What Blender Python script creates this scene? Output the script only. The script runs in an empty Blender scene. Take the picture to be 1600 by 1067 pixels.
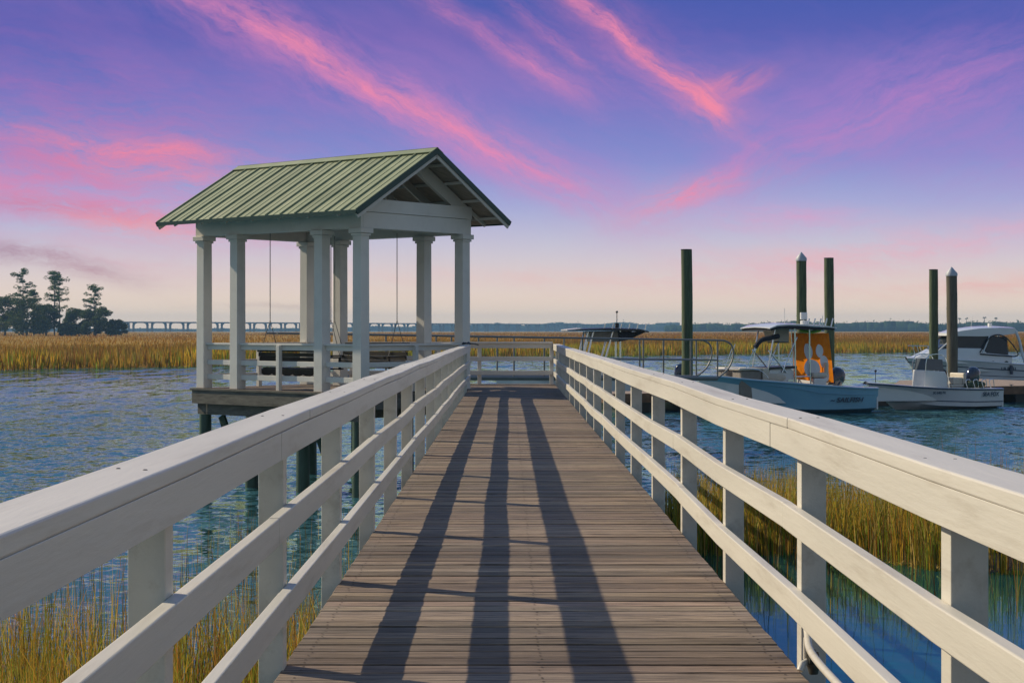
import bpy, bmesh, math, random
import numpy as np
from mathutils import Vector, Matrix
random.seed(7); RNG = np.random.default_rng(11)
sc = bpy.context.scene
COL = sc.collection
# ------------------------------------------------------------------ camera
F = 2600.0; PX0, PY0, CH = 794.0, 515.0, 1.25      # focal in photo px, vanishing point, eye height above the deck
ZW = -2.05                                         # water level
cam = bpy.data.cameras.new('camera'); camo = bpy.data.objects.new('camera', cam); COL.objects.link(camo)
cam.sensor_width = 36; cam.lens = 36*F/1600.0
cam.shift_x = (800-PX0)/1600.0; cam.shift_y = -(533.5-PY0)/1600.0
camo.location = (0, 0, CH); camo.rotation_euler = (math.pi/2, 0, 0)
cam.clip_start = 0.1; cam.clip_end = 12000
sc.camera = camo
# ------------------------------------------------------------------ sun
SUN = Vector((-0.728, 0.406, 0.552)).normalized()
sl = bpy.data.lights.new('sun', 'SUN'); sl.energy = 4.3; sl.angle = math.radians(0.5); sl.color = (1.0, 0.85, 0.62)
slo = bpy.data.objects.new('sun', sl); COL.objects.link(slo); slo.rotation_euler = SUN.to_track_quat('Z', 'Y').to_euler(); slo.location = (-30, 20, 40)
# ------------------------------------------------------------------ view
sc.view_settings.view_transform = 'Standard'; sc.view_settings.look = 'None'
sc.view_settings.exposure = 0.12; sc.view_settings.gamma = 1.0
sc.render.engine = 'CYCLES'
sc.cycles.use_denoising = True
sc.cycles.max_bounces = 4; sc.cycles.diffuse_bounces = 2; sc.cycles.glossy_bounces = 3; sc.cycles.transmission_bounces = 3
sc.cycles.volume_bounces = 0; sc.cycles.transparent_max_bounces = 6
sc.cycles.caustics_reflective = False; sc.cycles.caustics_refractive = False
sc.cycles.sample_clamp_indirect = 4.0

def lin(r, g, b):
    f = lambda c: (c/255/12.92) if c/255 <= 0.04045 else ((c/255+0.055)/1.055)**2.4
    return (f(r), f(g), f(b), 1.0)

class NT:
    def __init__(s, nt): s.t = nt
    def n(s, typ, **kw):
        nd = s.t.nodes.new(typ)
        for k, v in kw.items(): setattr(nd, k, v)
        return nd
    def put(s, sock, v):
        if v is None: return
        if hasattr(v, 'is_output') or isinstance(v, bpy.types.NodeSocket): s.t.links.new(v, sock)
        else: sock.default_value = v
    def m(s, op, a, b=None, c=None, clamp=False):
        nd = s.n('ShaderNodeMath', operation=op, use_clamp=clamp)
        s.put(nd.inputs[0], a); s.put(nd.inputs[1], b); s.put(nd.inputs[2], c)
        return nd.outputs[0]
    def vec(s, x, y, z):
        nd = s.n('ShaderNodeCombineXYZ'); s.put(nd.inputs[0], x); s.put(nd.inputs[1], y); s.put(nd.inputs[2], z); return nd.outputs[0]
    def noise(s, v, scale, detail=4, rough=0.55, dist=0.0, dim='3D'):
        nd = s.n('ShaderNodeTexNoise', noise_dimensions=dim); s.put(nd.inputs['Vector'], v)
        nd.inputs['Scale'].default_value = scale; nd.inputs['Detail'].default_value = detail
        nd.inputs['Roughness'].default_value = rough; nd.inputs['Distortion'].default_value = dist
        return nd.outputs['Fac']
    def mix(s, fac, a, b, mode='MIX'):
        nd = s.n('ShaderNodeMix', data_type='RGBA', blend_type=mode); s.put(nd.inputs[0], fac)
        s.put(nd.inputs[6], a); s.put(nd.inputs[7], b); return nd.outputs[2]
    def ramp(s, fac, stops, interp='LINEAR'):
        nd = s.n('ShaderNodeValToRGB'); cr = nd.color_ramp; cr.interpolation = interp
        while len(cr.elements) < len(stops): cr.elements.new(0.5)
        for e, (p, c) in zip(cr.elements, stops): e.position = p; e.color = c if len(c) == 4 else (*c, 1)
        s.put(nd.inputs[0], fac); return nd.outputs[0]
    def mapr(s, v, a, b, c=0.0, d=1.0):
        nd = s.n('ShaderNodeMapRange'); s.put(nd.inputs[0], v)
        for i, x in enumerate((a, b, c, d)): nd.inputs[i+1].default_value = x
        return nd.outputs[0]

# ------------------------------------------------------------------ world: twilight sky by direction
world = bpy.data.worlds.new('World'); sc.world = world; world.use_nodes = True
wt = world.node_tree; wt.nodes.clear(); N = NT(wt)
tc = N.n('ShaderNodeTexCoord'); sp = N.n('ShaderNodeSeparateXYZ'); wt.links.new(tc.outputs['Generated'], sp.inputs[0])
AZ = N.m('ARCTAN2', sp.outputs[0], sp.outputs[1]); EL = N.m('ARCSINE', sp.outputs[2])
def azel(px, py):
    x = (px-PX0)/F; z = (PY0-py)/F
    return math.atan(x), math.atan(z/math.sqrt(1+x*x))
base_stops = [(0, (70, 88, 168)), (60, (82, 92, 172)), (150, (100, 111, 186)), (250, (126, 137, 200)), (320, (160, 168, 210)),
              (380, (196, 192, 209)), (430, (222, 206, 202)), (470, (242, 218, 196)), (515, (252, 226, 194))]
tab = sorted([((azel(794, y)[1])/1.6, lin(*c)) for y, c in base_stops], key=lambda t: t[0])
tab += [(0.225/1.6, lin(70, 112, 184)), (0.30/1.6, lin(64, 118, 184)), (0.5/1.6, lin(66, 116, 172)), (1.0/1.6, lin(50, 98, 165)), (1.0, lin(42, 84, 155))]
skyc = N.ramp(N.m('DIVIDE', EL, 1.6), tab)
# the sky of the upper dome, blended with the physical sky far above the picture
nish = N.n('ShaderNodeTexSky', sky_type='NISHITA'); nish.sun_disc = False
nish.sun_elevation = math.asin(SUN.z); nish.sun_rotation = math.atan2(SUN.x, SUN.y)
nv = N.n('ShaderNodeVectorMath', operation='SCALE'); wt.links.new(nish.outputs[0], nv.inputs[0]); nv.inputs[3].default_value = 0.10
skyc = N.mix(N.mapr(EL, 0.35, 0.9, 0.0, 0.55), skyc, nv.outputs[0])
# slow drift that bends the streaks
wn1 = N.n('ShaderNodeTexNoise'); wt.links.new(N.vec(AZ, EL, 0.0), wn1.inputs['Vector']); wn1.inputs['Scale'].default_value = 14; wn1.inputs['Detail'].default_value = 6; wn1.inputs['Roughness'].default_value = 0.65
wsp = N.n('ShaderNodeSeparateXYZ'); wt.links.new(wn1.outputs['Color'], wsp.inputs[0])
WA = N.m('MULTIPLY_ADD', N.m('SUBTRACT', wsp.outputs[0], 0.5), 0.030, AZ)
WE = N.m('MULTIPLY_ADD', N.m('SUBTRACT', wsp.outputs[1], 0.5), 0.022, EL)
# soft lilac veil over the whole evening sky
veil = N.noise(N.vec(N.m('MULTIPLY', WA, 4.0), N.m('MULTIPLY', N.m('ADD', WE, N.m('MULTIPLY', WA, 0.45)), 11.0), 3.0), 1.0, 5, 0.6)
veilm = N.m('MULTIPLY', N.mapr(veil, 0.45, 0.75, 0.0, 0.26), N.mapr(EL, 0.02, 0.09, 0.0, 1.0))
veilm = N.m('MULTIPLY', veilm, N.mapr(EL, 0.25, 0.7, 1.0, 0.0))
skyc = N.mix(veilm, skyc, lin(196, 128, 190))
PINK, MAG, CORAL, DUSK, PEACH = (228, 134, 174), (178, 122, 192), (248, 136, 150), (150, 104, 130), (238, 176, 168)
streaks = [  # centre px, half length, half width, angle (deg, + = falling to the right), strength, colour
 (540, 110, 300, 62, 24, 0.45, MAG), (1080, 150, 250, 85, 12, 0.25, MAG), (130, 210, 240, 100, 6, 0.50, (212, 106, 160)),
 (660, 175, 300, 30, 26, 0.55, PINK), (640, 165, 230, 10, 26, 0.45, CORAL), (400, 35, 150, 26, 28, 0.60, PINK), (455, 62, 50, 12, 30, 0.5, CORAL), (790, 250, 120, 22, 27, 0.65, PINK), (840, 290, 130, 40, 10, 0.40, MAG),
 (200, 232, 130, 16, 6, 0.85, CORAL), (90, 300, 230, 34, 8, 0.55, PINK), (240, 268, 110, 12, 7, 0.65, CORAL), (60, 255, 160, 30, 0, 0.45, (216, 112, 150)),
 (190, 335, 160, 13, 9, 0.85, (228, 120, 150)), (70, 318, 90, 10, 4, 0.45, (190, 108, 140)), (230, 352, 90, 14, 8, 0.5, PEACH), (150, 400, 160, 20, 8, 0.28, (225, 165, 175)),
 (50, 400, 110, 13, 12, 0.75, DUSK), (115, 418, 60, 10, 14, 0.35, (190, 130, 140)), (440, 481, 70, 4, 3, 0.4, (165, 130, 130)),
 (1000, 78, 130, 9, 38, 1.0, CORAL), (930, 22, 70, 9, 40, 0.7, PINK), (1100, 150, 40, 18, 30, 0.95, CORAL), (1145, 128, 45, 14, -12, 0.75, CORAL), (1010, 90, 160, 40, 36, 0.35, PINK),
 (720, 35, 150, 14, 36, 0.45, PINK), (850, 108, 60, 14, 32, 0.65, PINK), (860, 60, 80, 10, 38, 0.4, PINK), (940, 270, 60, 26, 30, 0.25, MAG),
 (1072, 305, 66, 14, -19, 1.1, CORAL), (1140, 262, 60, 10, -30, 0.45, PINK), (1270, 200, 200, 38, -27, 0.50, MAG), (1480, 150, 220, 60, -14, 0.62, MAG), (1330, 210, 260, 26, -24, 0.20, PINK),
 (1225, 340, 110, 18, 2, 0.6, (222, 150, 190)), (1400, 392, 260, 22, -7, 0.7, (234, 164, 182)), (1250, 400, 120, 12, 0, 0.3, PEACH), (1570, 445, 110, 14, -2, 0.55, PEACH), (880, 432, 180, 12, 0, 0.32, PEACH),
 (620, 440, 200, 20, 3, 0.12, PEACH), (1590, 260, 140, 60, -10, 0.3, MAG), (1340, 450, 300, 22, 0, 0.22, PEACH)]
FBG = {}
for gk, ga in ((0, -24.0), (1, 6.0), (2, 31.0)):
    k = math.radians(-ga); ca, sa = math.cos(k), math.sin(k)
    u = N.m('MULTIPLY_ADD', WA, ca, N.m('MULTIPLY', WE, sa)); v = N.m('MULTIPLY_ADD', WA, -sa, N.m('MULTIPLY', WE, ca))
    fb = N.noise(N.vec(N.m('MULTIPLY', u, 22.0), N.m('MULTIPLY', v, 105.0), gk*3.7), 1.0, 9, 0.76, 0.35)
    FBG[gk] = N.mapr(fb, 0.34, 0.67, 0.08, 1.25)
for i, (cx, cy, hl, hw, ang, st, c) in enumerate(streaks):
    a0, e0 = azel(cx, cy); k = math.radians(-ang); ca, sa = math.cos(k), math.sin(k)
    da = N.m('SUBTRACT', WA, a0); de = N.m('SUBTRACT', WE, e0)
    u = N.m('MULTIPLY_ADD', da, ca, N.m('MULTIPLY', de, sa)); v = N.m('MULTIPLY_ADD', da, -sa, N.m('MULTIPLY', de, ca))
    un = N.m('MULTIPLY', u, F/hl*0.8); vn = N.m('MULTIPLY', v, F/hw*0.8)
    g = N.m('EXPONENT', N.m('MULTIPLY', N.m('ADD', N.m('MULTIPLY', un, un), N.m('MULTIPLY', vn, vn)), -1.0))
    fm = FBG[0 if ang < -9 else (1 if ang < 18 else 2)]
    g = N.m('MULTIPLY', N.m('MULTIPLY', g, fm), st*(.62 if c == MAG or hl*hw > 9000 else .85), clamp=True)
    skyc = N.mix(g, skyc, lin(*c))
# the sky behind the camera and overhead is plain dusky blue
behind = N.m('MULTIPLY', N.mapr(sp.outputs[1], 0.86, 0.25, 0.0, 1.0), 1.0)
skyc = N.mix(behind, skyc, N.ramp(N.m('DIVIDE', EL, 1.6), [(0.0, lin(160, 154, 148)), (0.12, lin(134, 142, 152)), (0.35, lin(104, 130, 162)), (1.0, lin(60, 100, 156))]))
skyc = N.mix(N.mapr(EL, -0.02, -0.002, 1.0, 0.0), skyc, lin(120, 140, 150))
world.cycles.sampling_method = 'MANUAL'; world.cycles.sample_map_resolution = 256
bg = N.n('ShaderNodeBackground'); wt.links.new(skyc, bg.inputs[0]); bg.inputs[1].default_value = 1.0
wo = N.n('ShaderNodeOutputWorld'); wt.links.new(bg.outputs[0], wo.inputs[0])

# ------------------------------------------------------------------ helpers
def at(px, py, d):            # world point for a photo pixel at depth d
    return Vector(((px-PX0)/F*d, d, CH+(PY0-py)/F*d))
def ground(px, py, z):        # world point where a photo pixel meets height z
    d = F*(CH-z)/(py-PY0); return Vector(((px-PX0)/F*d, d, z))

class MB:
    def __init__(s): s.v = []; s.f = []; s.c = []; s.col = None; s.T = None
    def _add(s, vs, fs, col=None):
        o = len(s.v)
        if s.T is not None: vs = [s.T @ Vector(p) for p in vs]
        s.v += [tuple(p) for p in vs]; s.f += [tuple(i+o for i in f) for f in fs]; s.c += [col or s.col or (1, 1, 1)]*len(fs)
        return s
    def box(s, x0, x1, y0, y1, z0, z1, col=None):
        vs = [(x, y, z) for z in (z0, z1) for y in (y0, y1) for x in (x0, x1)]
        return s._add(vs, [(0, 2, 3, 1), (4, 5, 7, 6), (0, 1, 5, 4), (2, 6, 7, 3), (0, 4, 6, 2), (1, 3, 7, 5)], col)
    def beam(s, p0, p1, w, h, up=(0, 0, 1), col=None):
        p0, p1 = Vector(p0), Vector(p1); d = (p1-p0).normalized(); up = Vector(up)
        sd = d.cross(up).normalized(); u2 = sd.cross(d)
        vs = [p+sd*a*w/2+u2*b*h/2 for p in (p0, p1) for a, b in ((-1, -1), (1, -1), (1, 1), (-1, 1))]
        return s._add(vs, [(3, 2, 1, 0), (4, 5, 6, 7), (0, 1, 5, 4), (1, 2, 6, 5), (2, 3, 7, 6), (3, 0, 4, 7)], col)
    def tube(s, path, r, n=8, col=None, cap=True):
        P = [Vector(p) for p in path]; rr = r if isinstance(r, (list, tuple)) else [r]*len(P)
        vs = []; ref = None
        for i, p in enumerate(P):
            d = (P[min(i+1, len(P)-1)]-P[max(i-1, 0)]).normalized()
            if ref is None or abs(ref.dot(d)) > 0.98: ref = Vector((1, 0, 0)) if abs(d.x) < 0.9 else Vector((0, 1, 0))
            a = (ref-d*ref.dot(d)).normalized(); ref = a; b = d.cross(a)
            vs += [p+(a*math.cos(2*math.pi*k/n)+b*math.sin(2*math.pi*k/n))*rr[i] for k in range(n)]
        fs = [(i*n+k, i*n+(k+1) % n, (i+1)*n+(k+1) % n, (i+1)*n+k) for i in range(len(P)-1) for k in range(n)]
        if cap: fs += [tuple(range(n-1, -1, -1)), tuple((len(P)-1)*n+k for k in range(n))]
        return s._add(vs, fs, col)
    def loft(s, rings, closed=True, caps=True, col=None):
        n = len(rings[0]); vs = [p for r in rings for p in r]; fs = []
        for i in range(len(rings)-1):
            for k in range(n if closed else n-1):
                fs.append((i*n+k, i*n+(k+1) % n, (i+1)*n+(k+1) % n, (i+1)*n+k))
        if caps and closed: fs += [tuple(range(n-1, -1, -1)), tuple((len(rings)-1)*n+k for k in range(n))]
        return s._add(vs, fs, col)
    def prism(s, prof, y0, y1, col=None):   # profile in x,z extruded along y
        return s.loft([[(x, y0, z) for x, z in prof], [(x, y1, z) for x, z in prof]], col=col)
    def ell(s, c, r, n=10, m=6, col=None):
        c = Vector(c); r = r if isinstance(r, (list, tuple)) else (r, r, r); rings = []
        for i in range(1, m):
            t = math.pi*i/m
            rings.append([(c.x+r[0]*math.sin(t)*math.cos(2*math.pi*k/n), c.y+r[1]*math.sin(t)*math.sin(2*math.pi*k/n), c.z+r[2]*math.cos(t)) for k in range(n)])
        return s.loft(rings[::-1], col=col)
    def build(s, name, mat, parent=None, smooth=False, bevel=0, usecol=False, seg=2):
        me = bpy.data.meshes.new(name); me.from_pydata(s.v, [], s.f)
        if usecol:
            ca = me.color_attributes.new('tint', 'FLOAT_COLOR', 'CORNER')
            arr = np.ones((len(me.loops), 4), dtype=np.float32)
            tot = np.array([len(f) for f in s.f]); arr[:, :3] = np.repeat(np.array(s.c, dtype=np.float32), tot, axis=0)
            ca.data.foreach_set('color', arr.ravel())
        bm = bmesh.new(); bm.from_mesh(me); bmesh.ops.recalc_face_normals(bm, faces=bm.faces); bm.to_mesh(me); bm.free()
        if smooth: me.polygons.foreach_set('use_smooth', [True]*len(me.polygons))
        me.materials.append(mat)
        o = bpy.data.objects.new(name, me); COL.objects.link(o)
        if parent: o.parent = parent
        if bevel:
            b = o.modifiers.new('bevel', 'BEVEL'); b.width = bevel; b.segments = seg; b.limit_method = 'ANGLE'; b.angle_limit = math.radians(50)
        if smooth:
            try: me.set_sharp_from_angle(angle=math.radians(40))
            except Exception: pass
        return o
def tag(o, label=None, cat=None, group=None, kind=None):
    if label: o['label'] = label
    if cat: o['category'] = cat
    if group: o['group'] = group
    if kind: o['kind'] = kind
    return o
def empty(name, loc=(0, 0, 0), rz=0.0, **kw):
    o = bpy.data.objects.new(name, None); COL.objects.link(o); o.location = loc; o.rotation_euler = (0, 0, rz)
    o.empty_display_size = 0.2
    return tag(o, **kw)
def children(o): return [c for c in bpy.data.objects if c.parent == o]
def copy_tree(o, parent=None):
    ch = children(o); c = o.copy(); COL.objects.link(c)
    if parent: c.parent = parent
    for k in ch: copy_tree(k, c)
    return c
def tri_mesh(name, V, T, C, mat, parent=None):
    me = bpy.data.meshes.new(name); nf = len(T); k = T.shape[1]
    me.vertices.add(len(V)); me.vertices.foreach_set('co', V.astype(np.float32).ravel())
    me.loops.add(nf*k); me.loops.foreach_set('vertex_index', T.astype(np.int32).ravel())
    me.polygons.add(nf); me.polygons.foreach_set('loop_start', (np.arange(nf)*k).astype(np.int32))
    me.update(); me.validate()
    ca = me.color_attributes.new('tint', 'FLOAT_COLOR', 'POINT')
    A = np.ones((len(V), 4), dtype=np.float32); A[:, :3] = C; ca.data.foreach_set('color', A.ravel())
    me.materials.append(mat); o = bpy.data.objects.new(name, me); COL.objects.link(o)
    if parent: o.parent = parent
    return o

# ------------------------------------------------------------------ materials
def mat(name, col=(0.8, 0.8, 0.8), rough=0.5, metal=0.0, var=0.12, vscale=3.0, bump=0.0, bscale=30.0, stretch=(1, 1, 1), tint=False, spec=0.5, dark=None, dscale=2.0, damt=0.5, coat=0.0):
    m = bpy.data.materials.new(name); m.use_nodes = True; t = m.node_tree; P = t.nodes['Principled BSDF']; n = NT(t)
    co = n.n('ShaderNodeTexCoord').outputs['Object']
    mp = n.n('ShaderNodeMapping'); t.links.new(co, mp.inputs[0]); mp.inputs['Scale'].default_value = stretch
    v = mp.outputs[0]
    c = (*col[:3], 1)
    if tint:
        at_ = n.n('ShaderNodeAttribute', attribute_name='tint'); c = n.mix(1.0, at_.outputs['Color'], c, 'MULTIPLY')
    f = n.noise(v, vscale, 6, 0.6)
    br = n.mapr(f, 0.3, 0.7, 1-var, 1+var)
    vm = n.n('ShaderNodeVectorMath', operation='SCALE'); n.put(vm.inputs[0], c if not isinstance(c, tuple) else c[:3]); t.links.new(br, vm.inputs[3])
    out = vm.outputs[0]
    if dark:
        out = n.mix(n.m('MULTIPLY', n.mapr(n.noise(v, dscale, 7, 0.7), 0.52, 0.68), damt), out, (*dark[:3], 1))
    t.links.new(out, P.inputs['Base Color'])
    P.inputs['Roughness'].default_value = rough; P.inputs['Metallic'].default_value = metal
    P.inputs['Specular IOR Level'].default_value = spec; P.inputs['Coat Weight'].default_value = coat
    if bump:
        b = n.n('ShaderNodeBump'); b.inputs['Strength'].default_value = bump; b.inputs['Distance'].default_value = 0.01
        t.links.new(n.noise(v, bscale, 5, 0.6), b.inputs['Height']); t.links.new(b.outputs[0], P.inputs['Normal'])
    return m
M = {}
M['paint'] = mat('white_paint', (0.62, 0.59, 0.52), 0.45, var=0.09, vscale=2.2, bump=0.15, bscale=26, stretch=(2.2, .18, 2.2), dark=(0.36, 0.31, 0.24), dscale=4.0, damt=0.45)
M['gpaint'] = mat('gazebo_white_paint', (0.76, 0.735, 0.68), 0.4, var=0.05, vscale=1.2, bump=0.05, bscale=60, dark=(0.4, 0.37, 0.32), dscale=2.5, damt=0.18)
M['board'] = mat('beam_paint', (0.64, 0.61, 0.54), 0.45, var=0.06, vscale=1.5)
M['soffit'] = mat('bare_roof_boards', (0.36, 0.29, 0.22), 0.8, var=0.25, vscale=5, stretch=(1, 6, 1))
M['skirt'] = mat('weathered_timber', (0.16, 0.15, 0.125), 0.9, var=0.35, vscale=3, bump=0.4, bscale=30, stretch=(1, 1, 5), dark=(0.05, 0.045, 0.035), dscale=2, damt=0.6)
M['pile'] = mat('treated_pile', (0.085, 0.115, 0.06), 0.85, var=0.4, vscale=3.0, bump=0.6, bscale=14, stretch=(6, 6, 0.5), dark=(0.03, 0.03, 0.02), dscale=1.2, damt=0.6)
M['pile2'] = mat('weathered_pile', (0.13, 0.115, 0.085), 0.9, var=0.45, vscale=3.0, bump=0.8, bscale=14, stretch=(6, 6, 0.4), dark=(0.05, 0.06, 0.03), dscale=1.5, damt=0.7)
M['wetpile'] = mat('wet_pile', (0.045, 0.085, 0.06), 0.5, var=0.4, vscale=2.0, stretch=(4, 4, .6), dark=(0.02, 0.02, 0.015), dscale=1.5, damt=0.7)
M['cone'] = mat('pile_cap_grey', (0.42, 0.45, 0.5), 0.5)
M['alu'] = mat('aluminium', (0.22, 0.22, 0.22), 0.5, metal=0.4, var=0.1)
M['steel'] = mat('polished_steel', (0.7, 0.72, 0.75), 0.18, metal=1.0, var=0.05)
M['black'] = mat('black_plastic', (0.012, 0.013, 0.016), 0.4, var=0.2)
M['blackcloth'] = mat('black_canvas', (0.015, 0.017, 0.025), 0.8, var=0.3, vscale=12)
M['brown'] = mat('dark_brown_wood', (0.018, 0.012, 0.009), 0.6, var=0.4, vscale=8)
M['chain'] = mat('chain_grey', (0.16, 0.16, 0.16), 0.5, metal=0.5)
M['rope'] = mat('blue_black_rope', (0.03, 0.045, 0.07), 0.8, var=0.4, vscale=60)
M['pvc'] = mat('pvc_pipe', (0.6, 0.57, 0.5), 0.4, var=0.08, dark=(0.3, 0.27, 0.2), dscale=12, damt=0.4)
M['brass'] = mat('tarnished_tap', (0.06, 0.06, 0.05), 0.5, metal=0.4, var=0.5, vscale=30)
M['bluehull'] = mat('pale_blue_gelcoat', (0.20, 0.43, 0.57), 0.12, var=0.03, vscale=1, coat=0.5)
M['white'] = mat('white_gelcoat', (0.72, 0.73, 0.73), 0.18, var=0.04, vscale=1.5, coat=0.4)
M['cream'] = mat('cream_vinyl', (0.62, 0.56, 0.46), 0.5, var=0.08, vscale=6)
M['taupe'] = mat('taupe_vinyl', (0.23, 0.20, 0.17), 0.6, var=0.1, vscale=6)
M['tan'] = mat('tan_canvas', (0.48, 0.42, 0.33), 0.8, var=0.1, vscale=8)
M['navy'] = mat('navy_gelcoat', (0.015, 0.035, 0.08), 0.25, var=0.1)
M['engine'] = mat('engine_cowl', (0.012, 0.02, 0.05), 0.15, var=0.1, coat=0.8)
M['orange'] = mat('orange_cloth', (0.80, 0.22, 0.012), 0.85, var=0.1, vscale=9)
M['orangecloth'] = None
M['whitecloth'] = mat('white_cloth_print', (0.66, 0.68, 0.72), 0.85, var=0.05)
M['letter'] = mat('dark_lettering', (0.02, 0.05, 0.09), 0.4)
M['green'] = mat('lime_strap', (0.12, 0.5, 0.05), 0.7)
M['glass'] = mat('smoked_glass', (0.02, 0.025, 0.03), 0.05, var=0.05)
M['clearglass'] = mat('tinted_screen', (0.10, 0.12, 0.14), 0.06, var=0.05)
M['dock'] = mat('floating_dock_boards', (0.30, 0.23, 0.18), 0.85, var=0.25, vscale=4, stretch=(1, 1, 1), dark=(0.12, 0.1, 0.08), dscale=1.5, damt=0.4)
M['dockside'] = mat('floating_dock_side', (0.16, 0.09, 0.05), 0.85, var=0.4, vscale=3)
M['float'] = mat('dock_float', (0.012, 0.012, 0.013), 0.6)
M['bridge'] = mat('bridge_concrete', (0.16, 0.165, 0.17), 0.9, var=0.08, vscale=0.02)
M['bark'] = mat('pine_bark', (0.09, 0.07, 0.055), 0.95, var=0.3)
def blademat(name, tr, gain):
    m = bpy.data.materials.new(name); m.use_nodes = True; t = m.node_tree; t.nodes.remove(t.nodes['Principled BSDF']); n = NT(t)
    at_ = n.n('ShaderNodeAttribute', attribute_name='tint').outputs['Color']
    vm = n.n('ShaderNodeVectorMath', operation='SCALE'); t.links.new(at_, vm.inputs[0]); vm.inputs[3].default_value = gain
    d = n.n('ShaderNodeBsdfDiffuse'); tl = n.n('ShaderNodeBsdfTranslucent'); t.links.new(vm.outputs[0], d.inputs[0]); t.links.new(vm.outputs[0], tl.inputs[0])
    mx = n.n('ShaderNodeMixShader'); mx.inputs[0].default_value = tr; t.links.new(d.outputs[0], mx.inputs[1]); t.links.new(tl.outputs[0], mx.inputs[2])
    t.links.new(mx.outputs[0], t.nodes['Material Output'].inputs[0]); return m
M['leaf'] = blademat('tree_leaves', 0.35, 1.35)
M['blade'] = blademat('grass_blades', 0.45, 1.8)
M['nearblade'] = blademat('cordgrass_blades', 0.45, 1.75)
M['gear'] = mat('olive_gear', (0.05, 0.07, 0.035), 0.85, var=0.4, vscale=10)

def clothmat(nm='orange_towel', c0=(.78, .22, .008), c1=(.9, .29, .015)):
    m = bpy.data.materials.new(nm); m.use_nodes = True; t = m.node_tree; t.nodes.remove(t.nodes['Principled BSDF']); n = NT(t)
    f = n.ramp(n.noise(n.n('ShaderNodeTexCoord').outputs['Object'], 6, 4), [(.3, c0), (.7, c1)])
    d = n.n('ShaderNodeBsdfDiffuse'); tl = n.n('ShaderNodeBsdfTranslucent'); t.links.new(f, d.inputs[0]); t.links.new(f, tl.inputs[0])
    mx = n.n('ShaderNodeMixShader'); mx.inputs[0].default_value = .5; t.links.new(d.outputs[0], mx.inputs[1]); t.links.new(tl.outputs[0], mx.inputs[2]); t.links.new(mx.outputs[0], t.nodes['Material Output'].inputs[0]); return m
M['orangecloth'] = clothmat(); M['whitecloth'] = mat('white_cloth_print', (0.8, 0.8, 0.8), 0.85, var=0.05)
# wood of the walkway: long grain along x, a tone per board, dark weather lines
def wood():
    m = bpy.data.materials.new('deck_wood'); m.use_nodes = True; t = m.node_tree; P = t.nodes['Principled BSDF']; n = NT(t)
    co = n.n('ShaderNodeTexCoord').outputs['Object']; s = n.n('ShaderNodeSeparateXYZ'); t.links.new(co, s.inputs[0])
    X, Y = s.outputs[0], s.outputs[1]
    tint = n.n('ShaderNodeAttribute', attribute_name='tint').outputs['Color']
    g1 = n.noise(n.vec(n.m('MULTIPLY', X, 1.3), n.m('MULTIPLY', Y, 42), 0.0), 1.0, 6, 0.65, 0.25)
    g2 = n.noise(n.vec(n.m('MULTIPLY', X, 3.0), n.m('MULTIPLY', Y, 190), 4.0), 1.0, 4, 0.6, 0.3)
    blot = n.noise(n.vec(n.m('MULTIPLY', X, 1.2), n.m('MULTIPLY', Y, 1.2), 9.0), 1.6, 6, 0.65)
    c = n.ramp(g1, [(0.32, (0.04, 0.028, 0.020)), (0.43, (0.14, 0.100, 0.072)), (0.53, (0.27, 0.203, 0.148)), (0.66, (0.45, 0.355, 0.265))])
    c = n.mix(0.55, c, n.ramp(g2, [(0.34, (0.035, 0.027, 0.022)), (0.5, (0.21, 0.165, 0.125)), (0.68, (0.40, 0.32, 0.25))]))
    c = n.mix(1.0, c, tint, 'MULTIPLY')
    c = n.mix(n.mapr(blot, 0.5, 0.75, 0.0, 0.45), c, (0.10, 0.085, 0.07, 1))
    c = n.mix(n.mapr(n.noise(n.vec(n.m('MULTIPLY', X, 2.5), n.m('MULTIPLY', Y, 95), 21.0), 1.0, 5, 0.72), 0.535, 0.60, 0.0, 0.88), c, (0.025, 0.018, 0.014, 1))
    spk = n.noise(co, 11.0, 2, 0.4); c = n.mix(n.mapr(spk, 0.80, 0.83, 0.0, 0.9), c, (0.6, 0.58, 0.52, 1))
    t.links.new(c, P.inputs['Base Color']); P.inputs['Roughness'].default_value = 0.72; P.inputs['Specular IOR Level'].default_value = 0.35
    b = n.n('ShaderNodeBump'); b.inputs['Strength'].default_value = 0.8; b.inputs['Distance'].default_value = 0.006
    t.links.new(n.m('ADD', g1, n.m('MULTIPLY', g2, 0.6)), b.inputs['Height']); t.links.new(b.outputs[0], P.inputs['Normal'])
    return m
M['wood'] = wood()

def roofmat():
    m = bpy.data.materials.new('green_metal_roof'); m.use_nodes = True; t = m.node_tree; P = t.nodes['Principled BSDF']; n = NT(t)
    co = n.n('ShaderNodeTexCoord').outputs['Object']
    tint = n.n('ShaderNodeAttribute', attribute_name='tint').outputs['Color']
    f = n.noise(co, 1.4, 6, 0.65)
    c = n.ramp(f, [(0.3, (0.215, 0.255, 0.145)), (0.55, (0.285, 0.32, 0.19)), (0.75, (0.36, 0.375, 0.24))])
    c = n.mix(1.0, c, tint, 'MULTIPLY')
    t.links.new(c, P.inputs['Base Color']); P.inputs['Roughness'].default_value = 0.55; P.inputs['Metallic'].default_value = 0.0
    return m
M['roof'] = roofmat()
M['roofedge'] = mat('dark_green_trim', (0.012, 0.05, 0.045), 0.35, var=0.1)

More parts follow.
